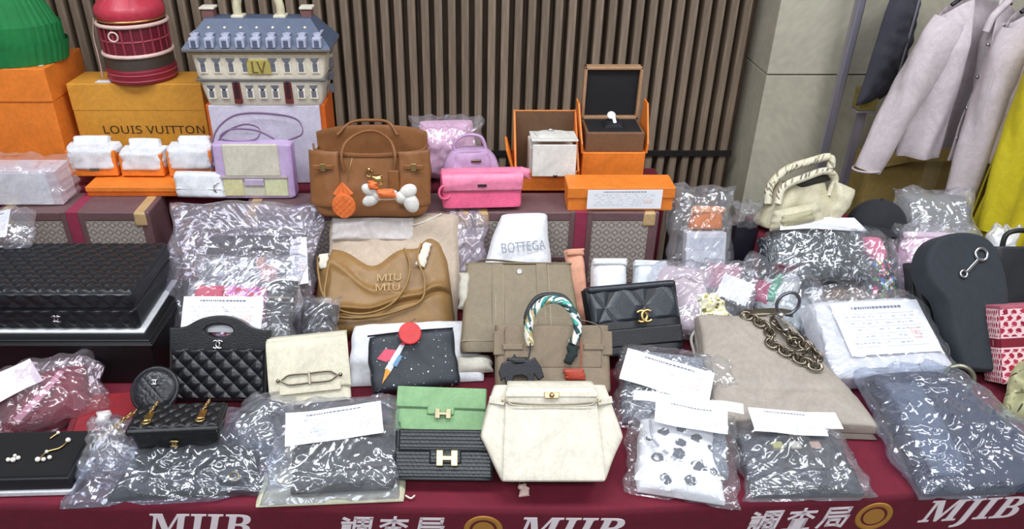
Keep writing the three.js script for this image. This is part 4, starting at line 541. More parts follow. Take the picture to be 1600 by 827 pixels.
{ // ivory trapeze handbag
  const o = thing('ivory_handbag', 'ivory leather trapeze handbag with folded flap and small turn lock', 'handbag', [0.177, 0.752, -1.245], 0, 42); const im = leather(0xe1dbc8, 0.48), edge = leather(0xd9d0b8, 0.6);
  const wf = t => t < 0.45 ? lerp(0.222, 0.31, Math.pow(t / 0.45, 1.0)) : lerp(0.31, 0.245, Math.pow((t - 0.45) / 0.55, 1.3));
  part('gusset', bagGeo({ w: wf, d: t => 0.085 - 0.03 * t, L: 0.205, pw: 9, rim: 0.006, wr: 0.003, f: 14, n: 36 }), im, o);
  part('front_panel', shell((u, v) => V(lerp(-1, 1, u) * lerp(0.108, 0.098, v), lerp(0.003, 0.2, v), 0.091 - 0.03 * v + 0.003 * Math.sin(u * Math.PI)), 16, 16, 0.003), im, o);
  for (const s of [-1, 1]) { part('side_strap', tf(span(-0.018, 0.018, -0.008, 0.008, 0, 0.004), s * 0.118, 0.17, 0.062, 0, s * 0.3, s * 0.15), im, o); part('strap_stud', ball(0.004, s * 0.106, 0.17, 0.068, 8), K.gold, o); }
  part('flap', shell((u, v) => V(lerp(-0.1, 0.1, u) * (1 - 0.06 * v), lerp(0.166, 0.212, v) - 0.006 * Math.cos((u - 0.5) * Math.PI) * (1 - v), 0.072 + 0.004 * Math.sin(v * 3) - 0.035 * Math.pow(v, 5)), 24, 12, 0.006), im, o);
  part('flap_piping', tube([[-0.094, 0.21, 0.05], [-0.098, 0.175, 0.078], [-0.09, 0.163, 0.077], [0, 0.158, 0.077], [0.09, 0.163, 0.077], [0.098, 0.175, 0.078], [0.094, 0.21, 0.05]], 0.0013, 60), edge, o);
  part('front_belt', span(-0.1, 0.1, 0.178, 0.19, 0.076, 0.0805, 0.001), im, o); part('lock_plate', [span(-0.016, 0.016, 0.174, 0.188, 0.08, 0.084, 0.002), ball(0.006, 0, 0.181, 0.086, 10)], mat(0xc9a878, { r: 0.3, m: 1, kind: 'plain' }), o);
  const t = thing('pink_tag_charm', 'tiny pale pink leather tag at the foot of the ivory handbag', 'charm', [0.118, 0.7505, -1.195], 10, 80); part('tag', soft({ w: 0.024, w1: 0.018, L: 0.03, d: 0.01, p: 3, seed: 5 }), leather(0xeecfc4, 0.5), t); part('ring', torus(0.005, 0.0012, 0, 0.03, 0.006), K.silver, t); }
{ // taupe handbag with scarf-wrapped handle
  const o = thing('taupe_handbag', 'taupe leather handbag with scarf-wrapped handle and dark pony charm', 'handbag', [0.205, 0.7515, -1.555], 0, 36); const tm = K.taupe, edge = leather(0xa3927a, 0.6);
  part('body', bagGeo({ w: 0.285, d: t => 0.1 - 0.02 * t, L: 0.165, pw: 9, rim: 0.008 }), tm, o); part('front_flap', span(-0.12, 0.12, 0.06, 0.163, 0.088, 0.094, 0.003), tm, o);
  for (const s of [-1, 1]) { part('side_wing', span(s * 0.118 - 0.03, s * 0.118 + 0.03, 0.09, 0.15, 0.076, 0.09, 0.004), tm, o); part('strap', span(s * 0.1 - 0.025, s * 0.1 + 0.025, 0.104, 0.118, 0.093, 0.098, 0.002), tm, o); }
  part('flap_stitching', tube([[-0.118, 0.064, 0.095], [-0.118, 0.16, 0.095], [0.118, 0.16, 0.095], [0.118, 0.064, 0.095]], 0.0008, 40), edge, o);
  const sc = canvasTex(256, 64, (x, W, H) => { reseed(23); x.fillStyle = '#dfe6dc'; x.fillRect(0, 0, W, H); for (let i = 0; i < 150; i++) { x.fillStyle = ['#2f8f86', '#1d3f46', '#f2efe2', '#4db0a0', '#b9a36a', '#23484a', '#e8e2d0'][Math.floor(rnd() * 7)]; x.save(); x.translate(rnd() * W, rnd() * H); x.rotate(0.9); x.fillRect(-3, -14, 3 + rnd() * 8, 28); x.restore(); } });
  part('wrapped_handle', tube([[-0.058, 0.115, 0.1], [-0.062, 0.15, 0.105], [-0.05, 0.195, 0.1], [-0.02, 0.225, 0.095], [0.02, 0.225, 0.095], [0.05, 0.195, 0.1], [0.06, 0.15, 0.105], [0.045, 0.12, 0.105]], 0.0105, 70, false, 14), mat(0xffffff, { r: 0.6, tex: sc }), o, true);
  part('rear_handle', tube([[-0.06, 0.15, 0.04], [-0.062, 0.19, 0.05], [-0.035, 0.235, 0.05], [0.0, 0.243, 0.05], [0.035, 0.235, 0.05], [0.064, 0.18, 0.05], [0.062, 0.15, 0.04]], 0.007), leather(0x2c3236), o);
  part('scarf_tail', tf(soft({ w: 0.02, w1: 0.03, L: 0.05, d: 0.012, p: 2.5, seed: 5, wr: 0.004 }), 0.035, 0.07, 0.1, 0, 0, -0.3), cloth(0x23302f), o);
  part('tag_cord', tube([[0.064, 0.15, 0.1], [0.068, 0.1, 0.104], [0.066, 0.06, 0.1]], 0.002, 20), leather(0xb5624a), o); part('luggage_tag', tf(soft({ w: 0.05, L: 0.028, d: 0.008, p: 4, seed: 3 }), 0.05, 0.03, 0.1), leather(0xb5452f), o);
  const h = thing('pony_charm', 'dark leather pony charm hanging on the taupe handbag', 'charm', [0.125, 0.797, -1.51], 0, 36); const dm = leather(0x24242a, 0.45);
  const s = new THREE.Shape(); [[-0.036, 0.0], [-0.026, 0.0], [-0.022, 0.022], [0.0, 0.026], [0.014, 0.018], [0.014, -0.006], [0.024, -0.006], [0.028, 0.03], [0.04, 0.014], [0.05, 0.02], [0.042, 0.044], [0.03, 0.062], [0.02, 0.056], [-0.01, 0.056], [-0.018, 0.07], [-0.026, 0.056], [-0.046, 0.05], [-0.054, 0.03], [-0.05, 0.012], [-0.042, 0.02]].forEach((p, i) => i ? s.lineTo(...p) : s.moveTo(...p)); s.closePath();
  part('body', tf(new THREE.ExtrudeGeometry(s, { depth: 0.008, bevelEnabled: true, bevelSize: 0.003, bevelThickness: 0.003, bevelSegments: 2 }), 0, 0.01, 0.062), dm, h); part('mane', tf(soft({ w: 0.05, L: 0.018, d: 0.01, p: 2.4, wr: 0.003, seed: 9 }), -0.01, 0.058, 0.066, 0, 0, 0.05), leather(0x17171b), h); part('cord', tube([[0.015, 0.07, 0.068], [0.02, 0.09, 0.06], [0.022, 0.11, 0.05]], 0.002, 12), dm, h); }
{ // big taupe tote
  const o = thing('taupe_tote', 'large taupe leather tote with light stitching and a press stud', 'tote', [0.134, 0.7505, -1.71], 0, 40); const tm = leather(0x87795f, 0.55), st = mat(0xb7a98c, { r: 0.9 });
  part('body', bagGeo({ w: t => lerp(0.325, 0.29, t), d: t => lerp(0.11, 0.05, t), L: 0.245, pw: 8, wr: 0.004, f: 10, rim: 0.01, seed: 3 }), tm, o);
  const z = y => lerp(0.1105, 0.0515, y / 0.245);
  for (const x of [-0.066, -0.046, 0.066, 0.08]) part('stitched_strap_edge', tube([[x, 0.004, z(0.004)], [x, 0.12, z(0.12) + 0.001], [x * 0.98, 0.242, z(0.242)]], 0.0012, 20), st, o);
  for (const s of [-1, 1]) part('strap_panel', shell((u, v) => V(s * lerp(0.046, 0.075, u), lerp(0.004, 0.244, v), z(lerp(0.004, 0.244, v)) + 0.001), 4, 10, 0.002), tm, o);
  part('lower_seam', tube([[-0.158, 0.03, z(0.03)], [0, 0.03, z(0.03) + 0.001], [0.158, 0.03, z(0.03)]], 0.0012, 30), st, o);
  part('back_edge', ribbon([[-0.13, 0.245, 0.03], [-0.1, 0.262, 0.01], [0.0, 0.256, 0.01], [0.05, 0.25, 0.02]], 0.008, 0.002, V(0, 0, 1), 24), tm, o); part('rim', tube([[-0.145, 0.246, 0.045], [0, 0.246, 0.053], [0.145, 0.246, 0.045]], 0.003, 24), tm, o);
  part('press_stud', tf(cyl(0.007, 0.007, 0.004, 0, 0, 0, 14), 0.0, 0.222, z(0.222) + 0.002, Math.PI / 2), K.silver, o); part('side_pocket', tf(soft({ w: 0.03, L: 0.1, d: 0.02, p: 3, seed: 4 }), -0.15, 0.12, 0.05), leather(0xc4bfae), o); }
{ // tan tote and the dust bags behind
  const b = thing('beige_dust_bag', 'large pale beige cloth dust bag behind the tan shopper', 'dust bag', [-0.225, 0.7505, -1.845], 0, 38); part('cloth', soft({ w: 0.38, w1: 0.385, L: 0.335, d: 0.03, wr: 0.008, f: 10, seed: 81, p: 6 }), cloth(0xcbb9a4), b); part('drawstring', tube([[-0.02, 0.31, 0.03], [0.03, 0.29, 0.036], [0.08, 0.3, 0.034], [0.14, 0.33, 0.02]], 0.003), cloth(0xe6dfd0), b); part('white_lining', tf(soft({ w: 0.24, L: 0.07, d: 0.02, wr: 0.008, seed: 82, p: 3 }), -0.06, 0.25, 0.025), cloth(0xe8e0dc), b);
  const o = thing('tan_tote', 'slouchy tan leather shopper with long thin shoulder straps and stitched wordmark', 'tote', [-0.245, 0.7505, -1.795], 3, 46); const tm = leather(0x987443, 0.45, 0.0004);
  const W = v => lerp(0.205, 0.185, v), topE = u => 0.262 - 0.055 * Math.exp(-Math.pow((u + 0.18) / 0.32, 2)) + (u > 0.55 ? 0.04 * Math.sin((u - 0.55) / 0.45 * Math.PI) : 0) - (u < -0.8 ? 0.02 : 0);
  part('body', pillowGeo((u, v) => { const t = (v + 1) / 2; return [u * W(t), t * topE(u)]; }, (u, v) => { const e = Math.pow(Math.max(0, 1 - Math.pow(Math.abs(u), 6)), 0.4) * Math.pow(Math.max(0, 1 - Math.pow(Math.abs(v), 8)), 0.4), y = (v + 1) / 2; const fold = 0.012 * Math.exp(-Math.pow((y - 0.36 - 0.1 * u) / 0.035, 2)) - 0.01 * Math.exp(-Math.pow((y - 0.31 - 0.1 * u) / 0.02, 2)); const dia = 0.006 * Math.exp(-Math.pow((y - 0.75 + 0.35 * (u + 0.6)) / 0.05, 2)) * (u < 0.3 ? 1 : 0.2); return 0.004 + 0.055 * e * (1 - 0.35 * y) + (fold + dia + 0.006 * ns(u * 4, y * 4, 2)) * e; }, () => 0, 90), tm, o);
  part('wordmark', [tf(text('MIU', 0.021, 0.002, font, 0, 1.35), 0.018, 0.15, 0.052, -0.05), tf(text('MIU', 0.021, 0.002, font, 0, 1.35), 0.014, 0.12, 0.0565, -0.05)], leather(0xc3a068, 0.5), o);
  part('shoulder_strap', ribbon([[-0.19, 0.235, 0.02], [-0.18, 0.17, 0.06], [-0.165, 0.11, 0.066], [-0.12, 0.065, 0.07], [-0.05, 0.052, 0.07], [0.02, 0.075, 0.068], [0.065, 0.13, 0.064], [0.078, 0.19, 0.058], [0.062, 0.25, 0.03]], 0.0062, 0.003, V(0, 0, 1), 90), leather(0xa5814c, 0.45), o);
  part('shoulder_strap', ribbon([[-0.15, 0.235, 0.03], [-0.158, 0.17, 0.052], [-0.16, 0.1, 0.067], [-0.13, 0.05, 0.073], [-0.04, 0.042, 0.073], [0.05, 0.06, 0.07], [0.11, 0.09, 0.066], [0.118, 0.15, 0.062], [0.1, 0.21, 0.056], [0.11, 0.262, 0.03]], 0.0062, 0.003, V(0, 0, 1), 90), leather(0xa5814c, 0.45), o);
  part('strap_lining', tf(soft({ w: 0.03, w1: 0.022, L: 0.075, d: 0.008, p: 4, seed: 6 }), 0.105, 0.19, 0.052, 0, 0, -0.35), K.ivory, o); part('strap_lining', tf(soft({ w: 0.022, w1: 0.03, L: 0.045, d: 0.008, p: 4, seed: 7 }), -0.168, 0.195, 0.035, 0, 0, 0.1), K.ivory, o);
  part('base_seam', tube([[-0.19, 0.012, 0.035], [0, 0.014, 0.045], [0.19, 0.012, 0.035]], 0.0015, 24), leather(0x8c6430), o); }
{ const o = thing('lettered_dust_bag', 'white cotton dust bag with grey lettering behind the large taupe tote', 'dust bag', [0.12, 0.7505, -1.86], 4, 36); part('cloth', soft({ w: 0.27, w1: 0.14, shift: 0.05, L: 0.325, d: 0.045, wr: 0.01, f: 9, seed: 83, p: 4 }), K.cotton, o);
  part('lettering', tf(text('BOTTEGA', 0.028, 0.001, font, 0, 0.8), 0.04, 0.205, 0.058, -0.06, 0.04, 0.06), mat(0x8b929c, { r: 0.8, kind: 'plain' }), o);
  const t = bagOf('clear plastic sleeve beside the lettered white dust bag and tan shopper', [-0.025, 0.7505, -1.93], -4, 30, { w: 0.12, w1: 0.14, L: 0.31, d: 0.03, seed: 29, cr: 0.02, n: 60, f: 8 }, filmMat(0xefe6f0, 0.8, 0.22)); part('seal_strip', span(-0.05, 0.05, 0.29, 0.302, 0.004, 0.008, 0.001), filmMat(0xffffff, 0.5, 0.28), t); }
{ // black quilted flap bag
  const o = thing('black_flap_bag', 'black soft flap bag with large quilting and a gold ring emblem', 'handbag', [0.446, 0.7505, -1.715], 9, 36); const bm = leather(0x191b1f, 0.4), fm = leather(0x2a2f37, 0.33);
  part('body', bagGeo({ w: t => lerp(0.245, 0.262, t), d: t => lerp(0.085, 0.06, t), L: 0.182, pw: 6, wr: 0.004, f: 12, seed: 5, rim: 0.012 }), bm, o);
  const q = (x, y) => { const s = 0.11, a = Math.abs((((x + y * 0.62) / s) % 1 + 1) % 1 - 0.5), b = Math.abs((((x - y * 0.62) / s + 0.5) % 1 + 1) % 1 - 0.5); return 0.0075 * Math.sqrt(Math.min(a, b, 0.25) * 4) - 0.004; };
  part('flap', tf(relief(0.248, 0.105, 0.014, q, 90, 0.012), 0, 0.082, 0.062, -0.16), fm, o); part('flap_roll', tf(rbox(0.25, 0.02, 0.06, 0, 0.18, 0.038, 0.01, 4)), fm, o);
  part('emblem', crossedRings(0.015, 0.0042, 0.015, 0.098, 0.089), K.gold, o); part('rear_pocket', span(-0.12, 0.12, 0.02, 0.07, 0.07, 0.084, 0.006), bm, o); }
{ const mk = (name, label, x, z, w, L, d, c, seed, lean = 38, yaw = 0, y = 0.7505) => { const o = thing(name, label, 'bag', [x, y, z], yaw, lean); part('cloth', soft({ w, w1: w * 0.96, L, d, wr: 0.008, f: 12, seed, p: 4 }), cloth(c), o); part('hem', tf(soft({ w: w * 0.94, L: 0.02, d: 0.012, seed: seed + 1, p: 4 }), 0, L - 0.022, d * 0.6), cloth(c), o); return o; };
  mk('white_tissue_bundle', 'rounded white tissue bundle behind the black flap bag, next to peach pouch', 0.4, -1.81, 0.105, 0.215, 0.05, 0xf0f3f6, 84); mk('white_folded_cloth', 'pale white folded cloth behind the black flap bag beside the tissue bundle', 0.512, -1.82, 0.1, 0.205, 0.045, 0xdfe4e8, 86, 38, -4); mk('peach_pouch', 'peach pink soft pouch squeezed between taupe tote and white tissue', 0.318, -1.83, 0.055, 0.235, 0.035, 0xe0a488, 88, 38, 6); }

// ---------- right of the table ----------
{ const w = thing('white_carton', 'white carton inside the plastic bag below the orange packet', 'box', [0.71, 0.7515, -2.018], 0, 20); part('body', span(-0.06, 0.06, 0, 0.2, 0.004, 0.045, 0.003), K.white, w); part('side_label', span(-0.05, 0.05, 0.145, 0.185, 0.044, 0.0458, 0.0004), card(0xd9dde4), w);
  const o = thing('orange_packet', 'bright orange packet in clear plastic in front of the concrete wall', 'packet', [0.718, 0.9435, -2.0895], 0, 20); part('wrapper', soft({ w: 0.105, w1: 0.09, L: 0.07, d: 0.03, p: 5, seed: 92, wr: 0.005 }), K.orange, o); part('fold', tf(soft({ w: 0.1, L: 0.015, d: 0.01, p: 5, seed: 93 }), 0, 0.052, 0.024), card(0xf6a868), o);
  bagOf('clear plastic bag holding an orange packet and white carton, beside the long orange carton', [0.7, 0.7505, -2.02], 0, 20, { w: 0.2, w1: 0.2, L: 0.34, d: 0.06, seed: 91, cr: 0.014, n: 64 }, K.film, [w, o]); }
{ const o = thing('dark_bottle_box', 'small upright black carton with a grey plastic top beside the orange packet bag', 'box', [0.835, 0.7505, -2.1]); part('body', span(-0.032, 0.032, 0, 0.215, 0, 0.04, 0.003), mat(0x22202a, { r: 0.35 }), o); part('plastic_top', tf(film({ w: 0.085, L: 0.085, d: 0.04, seed: 94, cr: 0.008, n: 24 }), 0, 0.2, 0), K.film, o); }
{ // plastic heap behind the large beige dust bag
  const a = thing('pale_pink_pouch', 'pale pink wrapped pouch in the plastic heap beside the black flap bag', 'pouch', [0.585, 0.784, -1.757], -8, 52); part('body', soft({ w: 0.15, L: 0.2, d: 0.045, wr: 0.012, seed: 101 }), cloth(0xd9c6cc), a); part('tie', tube([[-0.03, 0.15, 0.05], [0.0, 0.16, 0.055], [0.04, 0.15, 0.05]], 0.003, 12), cloth(0xf0e6ea), a);
  bagOf('clear plastic bag of a pale pink pouch beside the black flap bag', [0.585, 0.775, -1.745], -8, 52, { w: 0.19, L: 0.23, d: 0.055, seed: 95, cr: 0.02, n: 60 }, K.film, [a]);
  const b = thing('grey_pink_purse', 'grey and rose purse under a blank white tag in the plastic heap', 'purse', [0.708, 0.805, -1.79], -14, 54); part('body', soft({ w: 0.13, L: 0.16, d: 0.04, wr: 0.008, seed: 102 }), leather(0x6a6b74), b); part('flap', tf(soft({ w: 0.1, L: 0.08, d: 0.014, seed: 103, p: 3 }), -0.01, 0.08, 0.036), leather(0xc08a9a), b);
  part('white_tag', tf(shell((u, v) => V((u - 0.5) * 0.085, (v - 0.5) * 0.07, 0.003 * Math.sin(u * 3)), 6, 6, 0.0007), 0.02, 0.075, 0.062, 0, 0, -0.3), K.paper, b);
  bagOf('clear plastic bag of a grey purse with a white tag behind the beige dust bag', [0.7, 0.795, -1.78], -14, 54, { w: 0.17, L: 0.19, d: 0.05, seed: 96, cr: 0.018, n: 56 }, K.film, [b]);
  const c = thing('green_striped_pouch', 'white pouch with a green stripe and rose patch in clear plastic', 'pouch', [0.855, 0.8, -1.83], -32, 56); part('body', soft({ w: 0.1, L: 0.19, d: 0.03, wr: 0.006, seed: 104 }), cloth(0xd8dad9), c); part('green_stripe', tf(soft({ w: 0.022, L: 0.15, d: 0.008, seed: 105, p: 4 }), -0.01, 0.03, 0.028), cloth(0x5fae8c), c); part('rose_patch', tf(soft({ w: 0.06, L: 0.07, d: 0.012, seed: 106, p: 3 }), -0.04, 0.02, 0.02), cloth(0xc25d7c), c);
  bagOf('clear plastic bag of the green-striped pouch in front of the dark patterned clutch', [0.88, 0.79, -1.82], -20, 58, { w: 0.22, L: 0.2, d: 0.045, seed: 97, cr: 0.022, n: 60 }, K.film, [c]);
  const d = thing('maroon_velvet_pouch', 'small maroon velvet pouch peeking out beside the yellow scarf', 'pouch', [0.81, 0.79, -1.765], 0, 60); part('body', soft({ w: 0.06, L: 0.05, d: 0.03, wr: 0.006, seed: 107, p: 3 }), cloth(0x6a1430), d); part('neck', tf(soft({ w: 0.035, L: 0.02, d: 0.015, seed: 108, p: 3 }), 0, 0.045, 0.006), cloth(0x6a1430), d);
  const e = thing('white_cloth_roll', 'rolled white cloth beside the black flap bag and yellow scarf', 'cloth', [0.655, 0.7505, -1.67], -12, 56); part('cloth', soft({ w: 0.1, L: 0.15, d: 0.05, wr: 0.012, seed: 109, p: 3 }), K.cotton, e); part('cord', tube([[-0.05, 0.01, 0.03], [-0.062, 0.05, 0.045], [-0.04, 0.08, 0.055], [-0.02, 0.03, 0.056]], 0.004, 30), cloth(0xd9d4c8), e);
  const f = thing('silver_clear_pouch', 'frosted grey plastic pouch behind the chain on the beige dust bag', 'pouch', [0.9, 0.78, -1.75], 6, 66); part('film', film({ w: 0.18, L: 0.11, d: 0.04, seed: 98, cr: 0.016, n: 44 }), filmMat(0xdfe6ea, 0.6, 0.25), f); part('inner_cloth', soft({ w: 0.15, L: 0.09, d: 0.025, wr: 0.008, seed: 99 }), cloth(0xc6ccd0), f); }
{ // large beige dust bag with chain, ring and scarf
  const o = thing('large_beige_dust_bag', 'large folded beige leather bag lying flat with a heavy dark chain on it', 'bag', [0.775, 0.7505, -1.38], -3, 76); const bm = leather(0xaaa094, 0.6, 0.0003);
  part('lower_fold', tf(soft({ w: 0.39, w1: 0.24, shift: -0.07, L: 0.34, d: 0.022, p: 14, q: 0.25, wr: 0.002, seed: 111, round: 0.01 })), bm, o);
  part('upper_fold', tf(soft({ w: 0.4, w1: 0.235, shift: -0.07, L: 0.35, d: 0.036, p: 10, q: 0.3, wr: 0.004, f: 8, seed: 112, n: 70, round: 0.015, print: (u, v, x, y) => -0.004 * Math.exp(-Math.pow((y - 0.1) / 0.008, 2)) }), -0.002, 0.004, 0.02), bm, o);
  part('clear_cover', tf(film({ w: 0.08, L: 0.1, d: 0.01, seed: 113, cr: 0.006, n: 30 }), -0.17, 0.1, 0.05), K.filmClear, o);
  const c = thing('dark_chain', 'heavy antique metal chain strap coiled on the large beige bag', 'chain', [0.775, 0.752, -1.38], -3, 76);
  const h = t => 0.006; chainLinks(c, K.gunmetal, [[-0.06, 0.335, 0.058], [-0.035, 0.31, 0.064], [-0.015, 0.275, 0.064], [-0.02, 0.24, 0.064], [0.01, 0.21, 0.064], [0.05, 0.18, 0.064], [0.075, 0.165, 0.066], [0.085, 0.195, 0.068], [0.065, 0.235, 0.07], [0.03, 0.235, 0.076], [0.02, 0.275, 0.07], [0.0, 0.31, 0.072], [0.03, 0.26, 0.078], [0.06, 0.205, 0.08], [0.04, 0.2, 0.082]], 0.019, 0.0115, 0.0034);
  part('flat_links', ribbon([[-0.06, 0.35, 0.052], [-0.01, 0.352, 0.056], [0.03, 0.355, 0.056], [0.065, 0.355, 0.05]], 0.012, 0.004, V(0, 1, 0), 30), K.gunmetal, c);
  part('large_ring', torus(0.032, 0.0045, 0.045, 0.355, 0.088, 1.2, 0.2), mat(0x777880, { r: 0.35, m: 0.8 }), c); part('spring_hook', [tf(rbox(0.012, 0.05, 0.007, 0, 0, 0, 0.003), 0.012, 0.285, 0.086, 0, 0, 0.3), ball(0.009, 0.02, 0.32, 0.08)], K.silver, c);
  const s = thing('yellow_scarf', 'crumpled yellow and cream scarf knot at the corner of large beige bag', 'scarf', [0.672, 0.835, -1.735], 10, 60); part('cloth', soft({ w: 0.09, w1: 0.06, L: 0.09, d: 0.03, wr: 0.02, f: 34, seed: 114, p: 2.6, n: 50 }), mat(0xffffff, { r: 0.8, tex: canvasTex(128, 128, (x, w, h2) => { reseed(31); x.fillStyle = '#e2dfc6'; x.fillRect(0, 0, w, h2); for (let i = 0; i < 70; i++) { x.fillStyle = ['#b0a552', '#f0ecd8', '#6a6230', '#e0d8a0'][Math.floor(rnd() * 4)]; x.fillRect(rnd() * w, rnd() * h2, 6 + rnd() * 16, 4 + rnd() * 8); } }) }), s, true); part('tail', tf(soft({ w: 0.04, L: 0.06, d: 0.014, wr: 0.01, f: 30, seed: 115, p: 3 }), 0.04, -0.02, 0.015, 0, 0, -1.2), cloth(0xd6d0a4), s); }
{ // two document bags
  const g = thing('grey_tweed_purse', 'grey speckled purse under the white form, against the ivory handbag', 'purse', [0.46, 0.7545, -1.405], -12, 72); const tw = mat(0xffffff, { r: 0.9, tex: canvasTex(256, 256, (x, w, h) => { reseed(41); x.fillStyle = '#7d828c'; x.fillRect(0, 0, w, h); for (let i = 0; i < 900; i++) { x.fillStyle = ['#454952', '#b9bec8', '#60656e', '#e4e6ea'][Math.floor(rnd() * 4)]; x.fillRect(rnd() * w, rnd() * h, 2 + rnd() * 7, 2 + rnd() * 4); } }) });
  part('body', soft({ w: 0.19, w1: 0.2, L: 0.205, d: 0.035, p: 5, wr: 0.004, seed: 121 }), tw, g, true); part('flap', tf(soft({ w: 0.19, L: 0.08, d: 0.012, p: 5, seed: 122 }), 0, 0.12, 0.03), tw, g, true);
  const t = bagOf('clear plastic bag with a white form over grey speckled purse', [0.46, 0.752, -1.395], -12, 72, { w: 0.235, L: 0.225, d: 0.05, seed: 123, cr: 0.012, n: 64, p: 5, q: 0.4 }, K.filmClear, [g]);
  form(t, 0.215, 0.095, 0.0, 0.12, 0.067, -0.16, 0.006, 2);
  const o = thing('spotted_pouch', 'white pouch with dark round spots in clear plastic at table front', 'pouch', [0.45, 0.7545, -1.185], -12, 79);
  const sp = canvasTex(512, 512, (x, w, h) => { x.fillStyle = '#f0f1f4'; x.fillRect(0, 0, w, h); x.fillStyle = '#5d6168'; reseed(9); for (const [a, b, r] of [[0.14, 0.62, 15], [0.3, 0.72, 24], [0.5, 0.6, 26], [0.7, 0.7, 26], [0.88, 0.6, 20], [0.24, 0.36, 26], [0.47, 0.44, 30], [0.72, 0.33, 32], [0.9, 0.3, 20], [0.5, 0.8, 22], [0.32, 0.12, 22], [0.6, 0.14, 24]]) { x.beginPath(); for (let k = 0; k <= 14; k++) { const t2 = k / 14 * 6.283, q = 1.3 * r * (0.8 + 0.35 * rnd()); x[k ? 'lineTo' : 'moveTo'](a * w + Math.cos(t2) * q * 1.15, (1 - b) * h + Math.sin(t2) * q); } x.fill(); } });
  part('body', soft({ w: 0.19, w1: 0.18, L: 0.2, d: 0.04, p: 4, wr: 0.004, seed: 124, n: 50 }), mat(0xffffff, { r: 0.7, tex: sp }), o, true);
  part('grey_strap', tube([[-0.07, 0.17, 0.04], [-0.06, 0.11, 0.048], [-0.02, 0.07, 0.05], [0.0, 0.06, 0.048]], 0.003, 30), mat(0xb8bcc4), o); part('grey_side', tf(soft({ w: 0.04, L: 0.12, d: 0.03, p: 3, seed: 126, wr: 0.008 }), 0.085, 0.06, 0.006), tw, o, true);
  const t2 = bagOf('clear plastic bag with a form round the white spotted pouch', [0.452, 0.752, -1.178], -12, 79, { w: 0.235, w1: 0.25, L: 0.255, d: 0.05, seed: 125, cr: 0.012, n: 70, p: 4 }, K.filmClear, [o]);
  form(t2, 0.16, 0.07, 0.015, 0.185, 0.068, -0.04, 0.005, 3); part('seal_flap', tf(shell((u, v) => V((u - 0.5) * 0.25, (v - 0.5) * 0.03, 0.004 * Math.sin(u * 9)), 20, 4, 0.0006), 0.01, 0.238, 0.05), filmMat(0xffffff, 0.45, 0.28), t2); }
{ const tw = mat(0xffffff, { r: 0.7, tex: canvasTex(256, 256, (x, w, h) => { reseed(51); x.fillStyle = '#3a3e48'; x.fillRect(0, 0, w, h); for (let i = 0; i < 160; i++) { x.fillStyle = ['#23262d', '#565c68', '#474c57'][Math.floor(rnd() * 3)]; x.beginPath(); x.ellipse(rnd() * w, rnd() * h, 3 + rnd() * 12, 2 + rnd() * 6, rnd() * 3, 0, 7); x.fill(); } }) });
  const o = thing('dark_wrapped_bag', 'dark slate handbag in clear plastic under a stamped form, below beige bag', 'handbag', [0.735, 0.7545, -1.19], 1, 83); part('body', soft({ w: 0.25, w1: 0.235, L: 0.17, d: 0.03, p: 5, wr: 0.006, f: 16, seed: 131 }), tw, o, true); part('flap', tf(soft({ w: 0.16, L: 0.08, d: 0.01, p: 5, seed: 132 }), 0.02, 0.05, 0.026), leather(0x33363e), o);
  for (const [x, c] of [[-0.04, 0xb9b878], [0.0, 0xd6d2c4], [0.045, 0xc9a894]]) part('metal_letter', span(x - 0.012, x + 0.012, 0.102, 0.122, 0.03, 0.04, 0.003), leather(c, 0.4), o);
  const t = bagOf('clear plastic bag with stamped form round a dark slate handbag', [0.738, 0.752, -1.18], 1, 83, { w: 0.28, w1: 0.245, L: 0.215, d: 0.04, seed: 133, cr: 0.018, n: 76, f: 10 }, K.film, [o]); form(t, 0.165, 0.07, -0.01, 0.17, 0.062, -0.08, 0.004, 2); part('white_backing', tf(shell((u, v) => V((u - 0.5) * 0.2, (v - 0.5) * 0.05, 0.002 * Math.sin(u * 4)), 8, 4, 0.0006), 0.02, 0.185, 0.048), K.paper, t); }
{ const w = thing('white_flat_parcel', 'thick white paper parcel in plastic with a printed sheet, before the denim backpack', 'parcel', [1.085, 0.7505, -1.57], 6, 66); part('body', soft({ w: 0.35, w1: 0.31, L: 0.245, d: 0.06, p: 12, q: 0.28, wr: 0.003, seed: 141, round: 0.015 }), mat(0xe6e7ee, { r: 0.7 }), w); form(w, 0.25, 0.16, 0.02, 0.14, 0.066, 0.0, 0.002, 1); part('film_wrap', film({ w: 0.37, w1: 0.33, L: 0.26, d: 0.068, seed: 142, cr: 0.007, n: 60, p: 10, q: 0.3 }), K.filmClear, w);
  const d = thing('big_dark_garment', 'large slate blue folded garment in plastic at the right table front', 'garment', [1.165, 0.7545, -1.2], 2, 83); part('cloth', soft({ w: 0.37, w1: 0.2, shift: -0.05, L: 0.36, d: 0.035, p: 6, wr: 0.008, f: 9, seed: 143, n: 60 }), cloth(0x3d4356), d); part('folded_edge', tf(soft({ w: 0.09, L: 0.28, d: 0.016, p: 5, seed: 144, wr: 0.004, shift: 0.02 }), -0.11, 0.03, 0.026), cloth(0x6b7384), d);
  bagOf('large clear plastic bag of a slate blue garment at the right table front', [1.165, 0.752, -1.19], 2, 83, { w: 0.42, w1: 0.27, shift: -0.05, L: 0.4, d: 0.05, seed: 145, cr: 0.026, n: 110, f: 8, rag: 0.03 }, filmMat(0xe8eef8, 0.92, 0.13), [d]); }
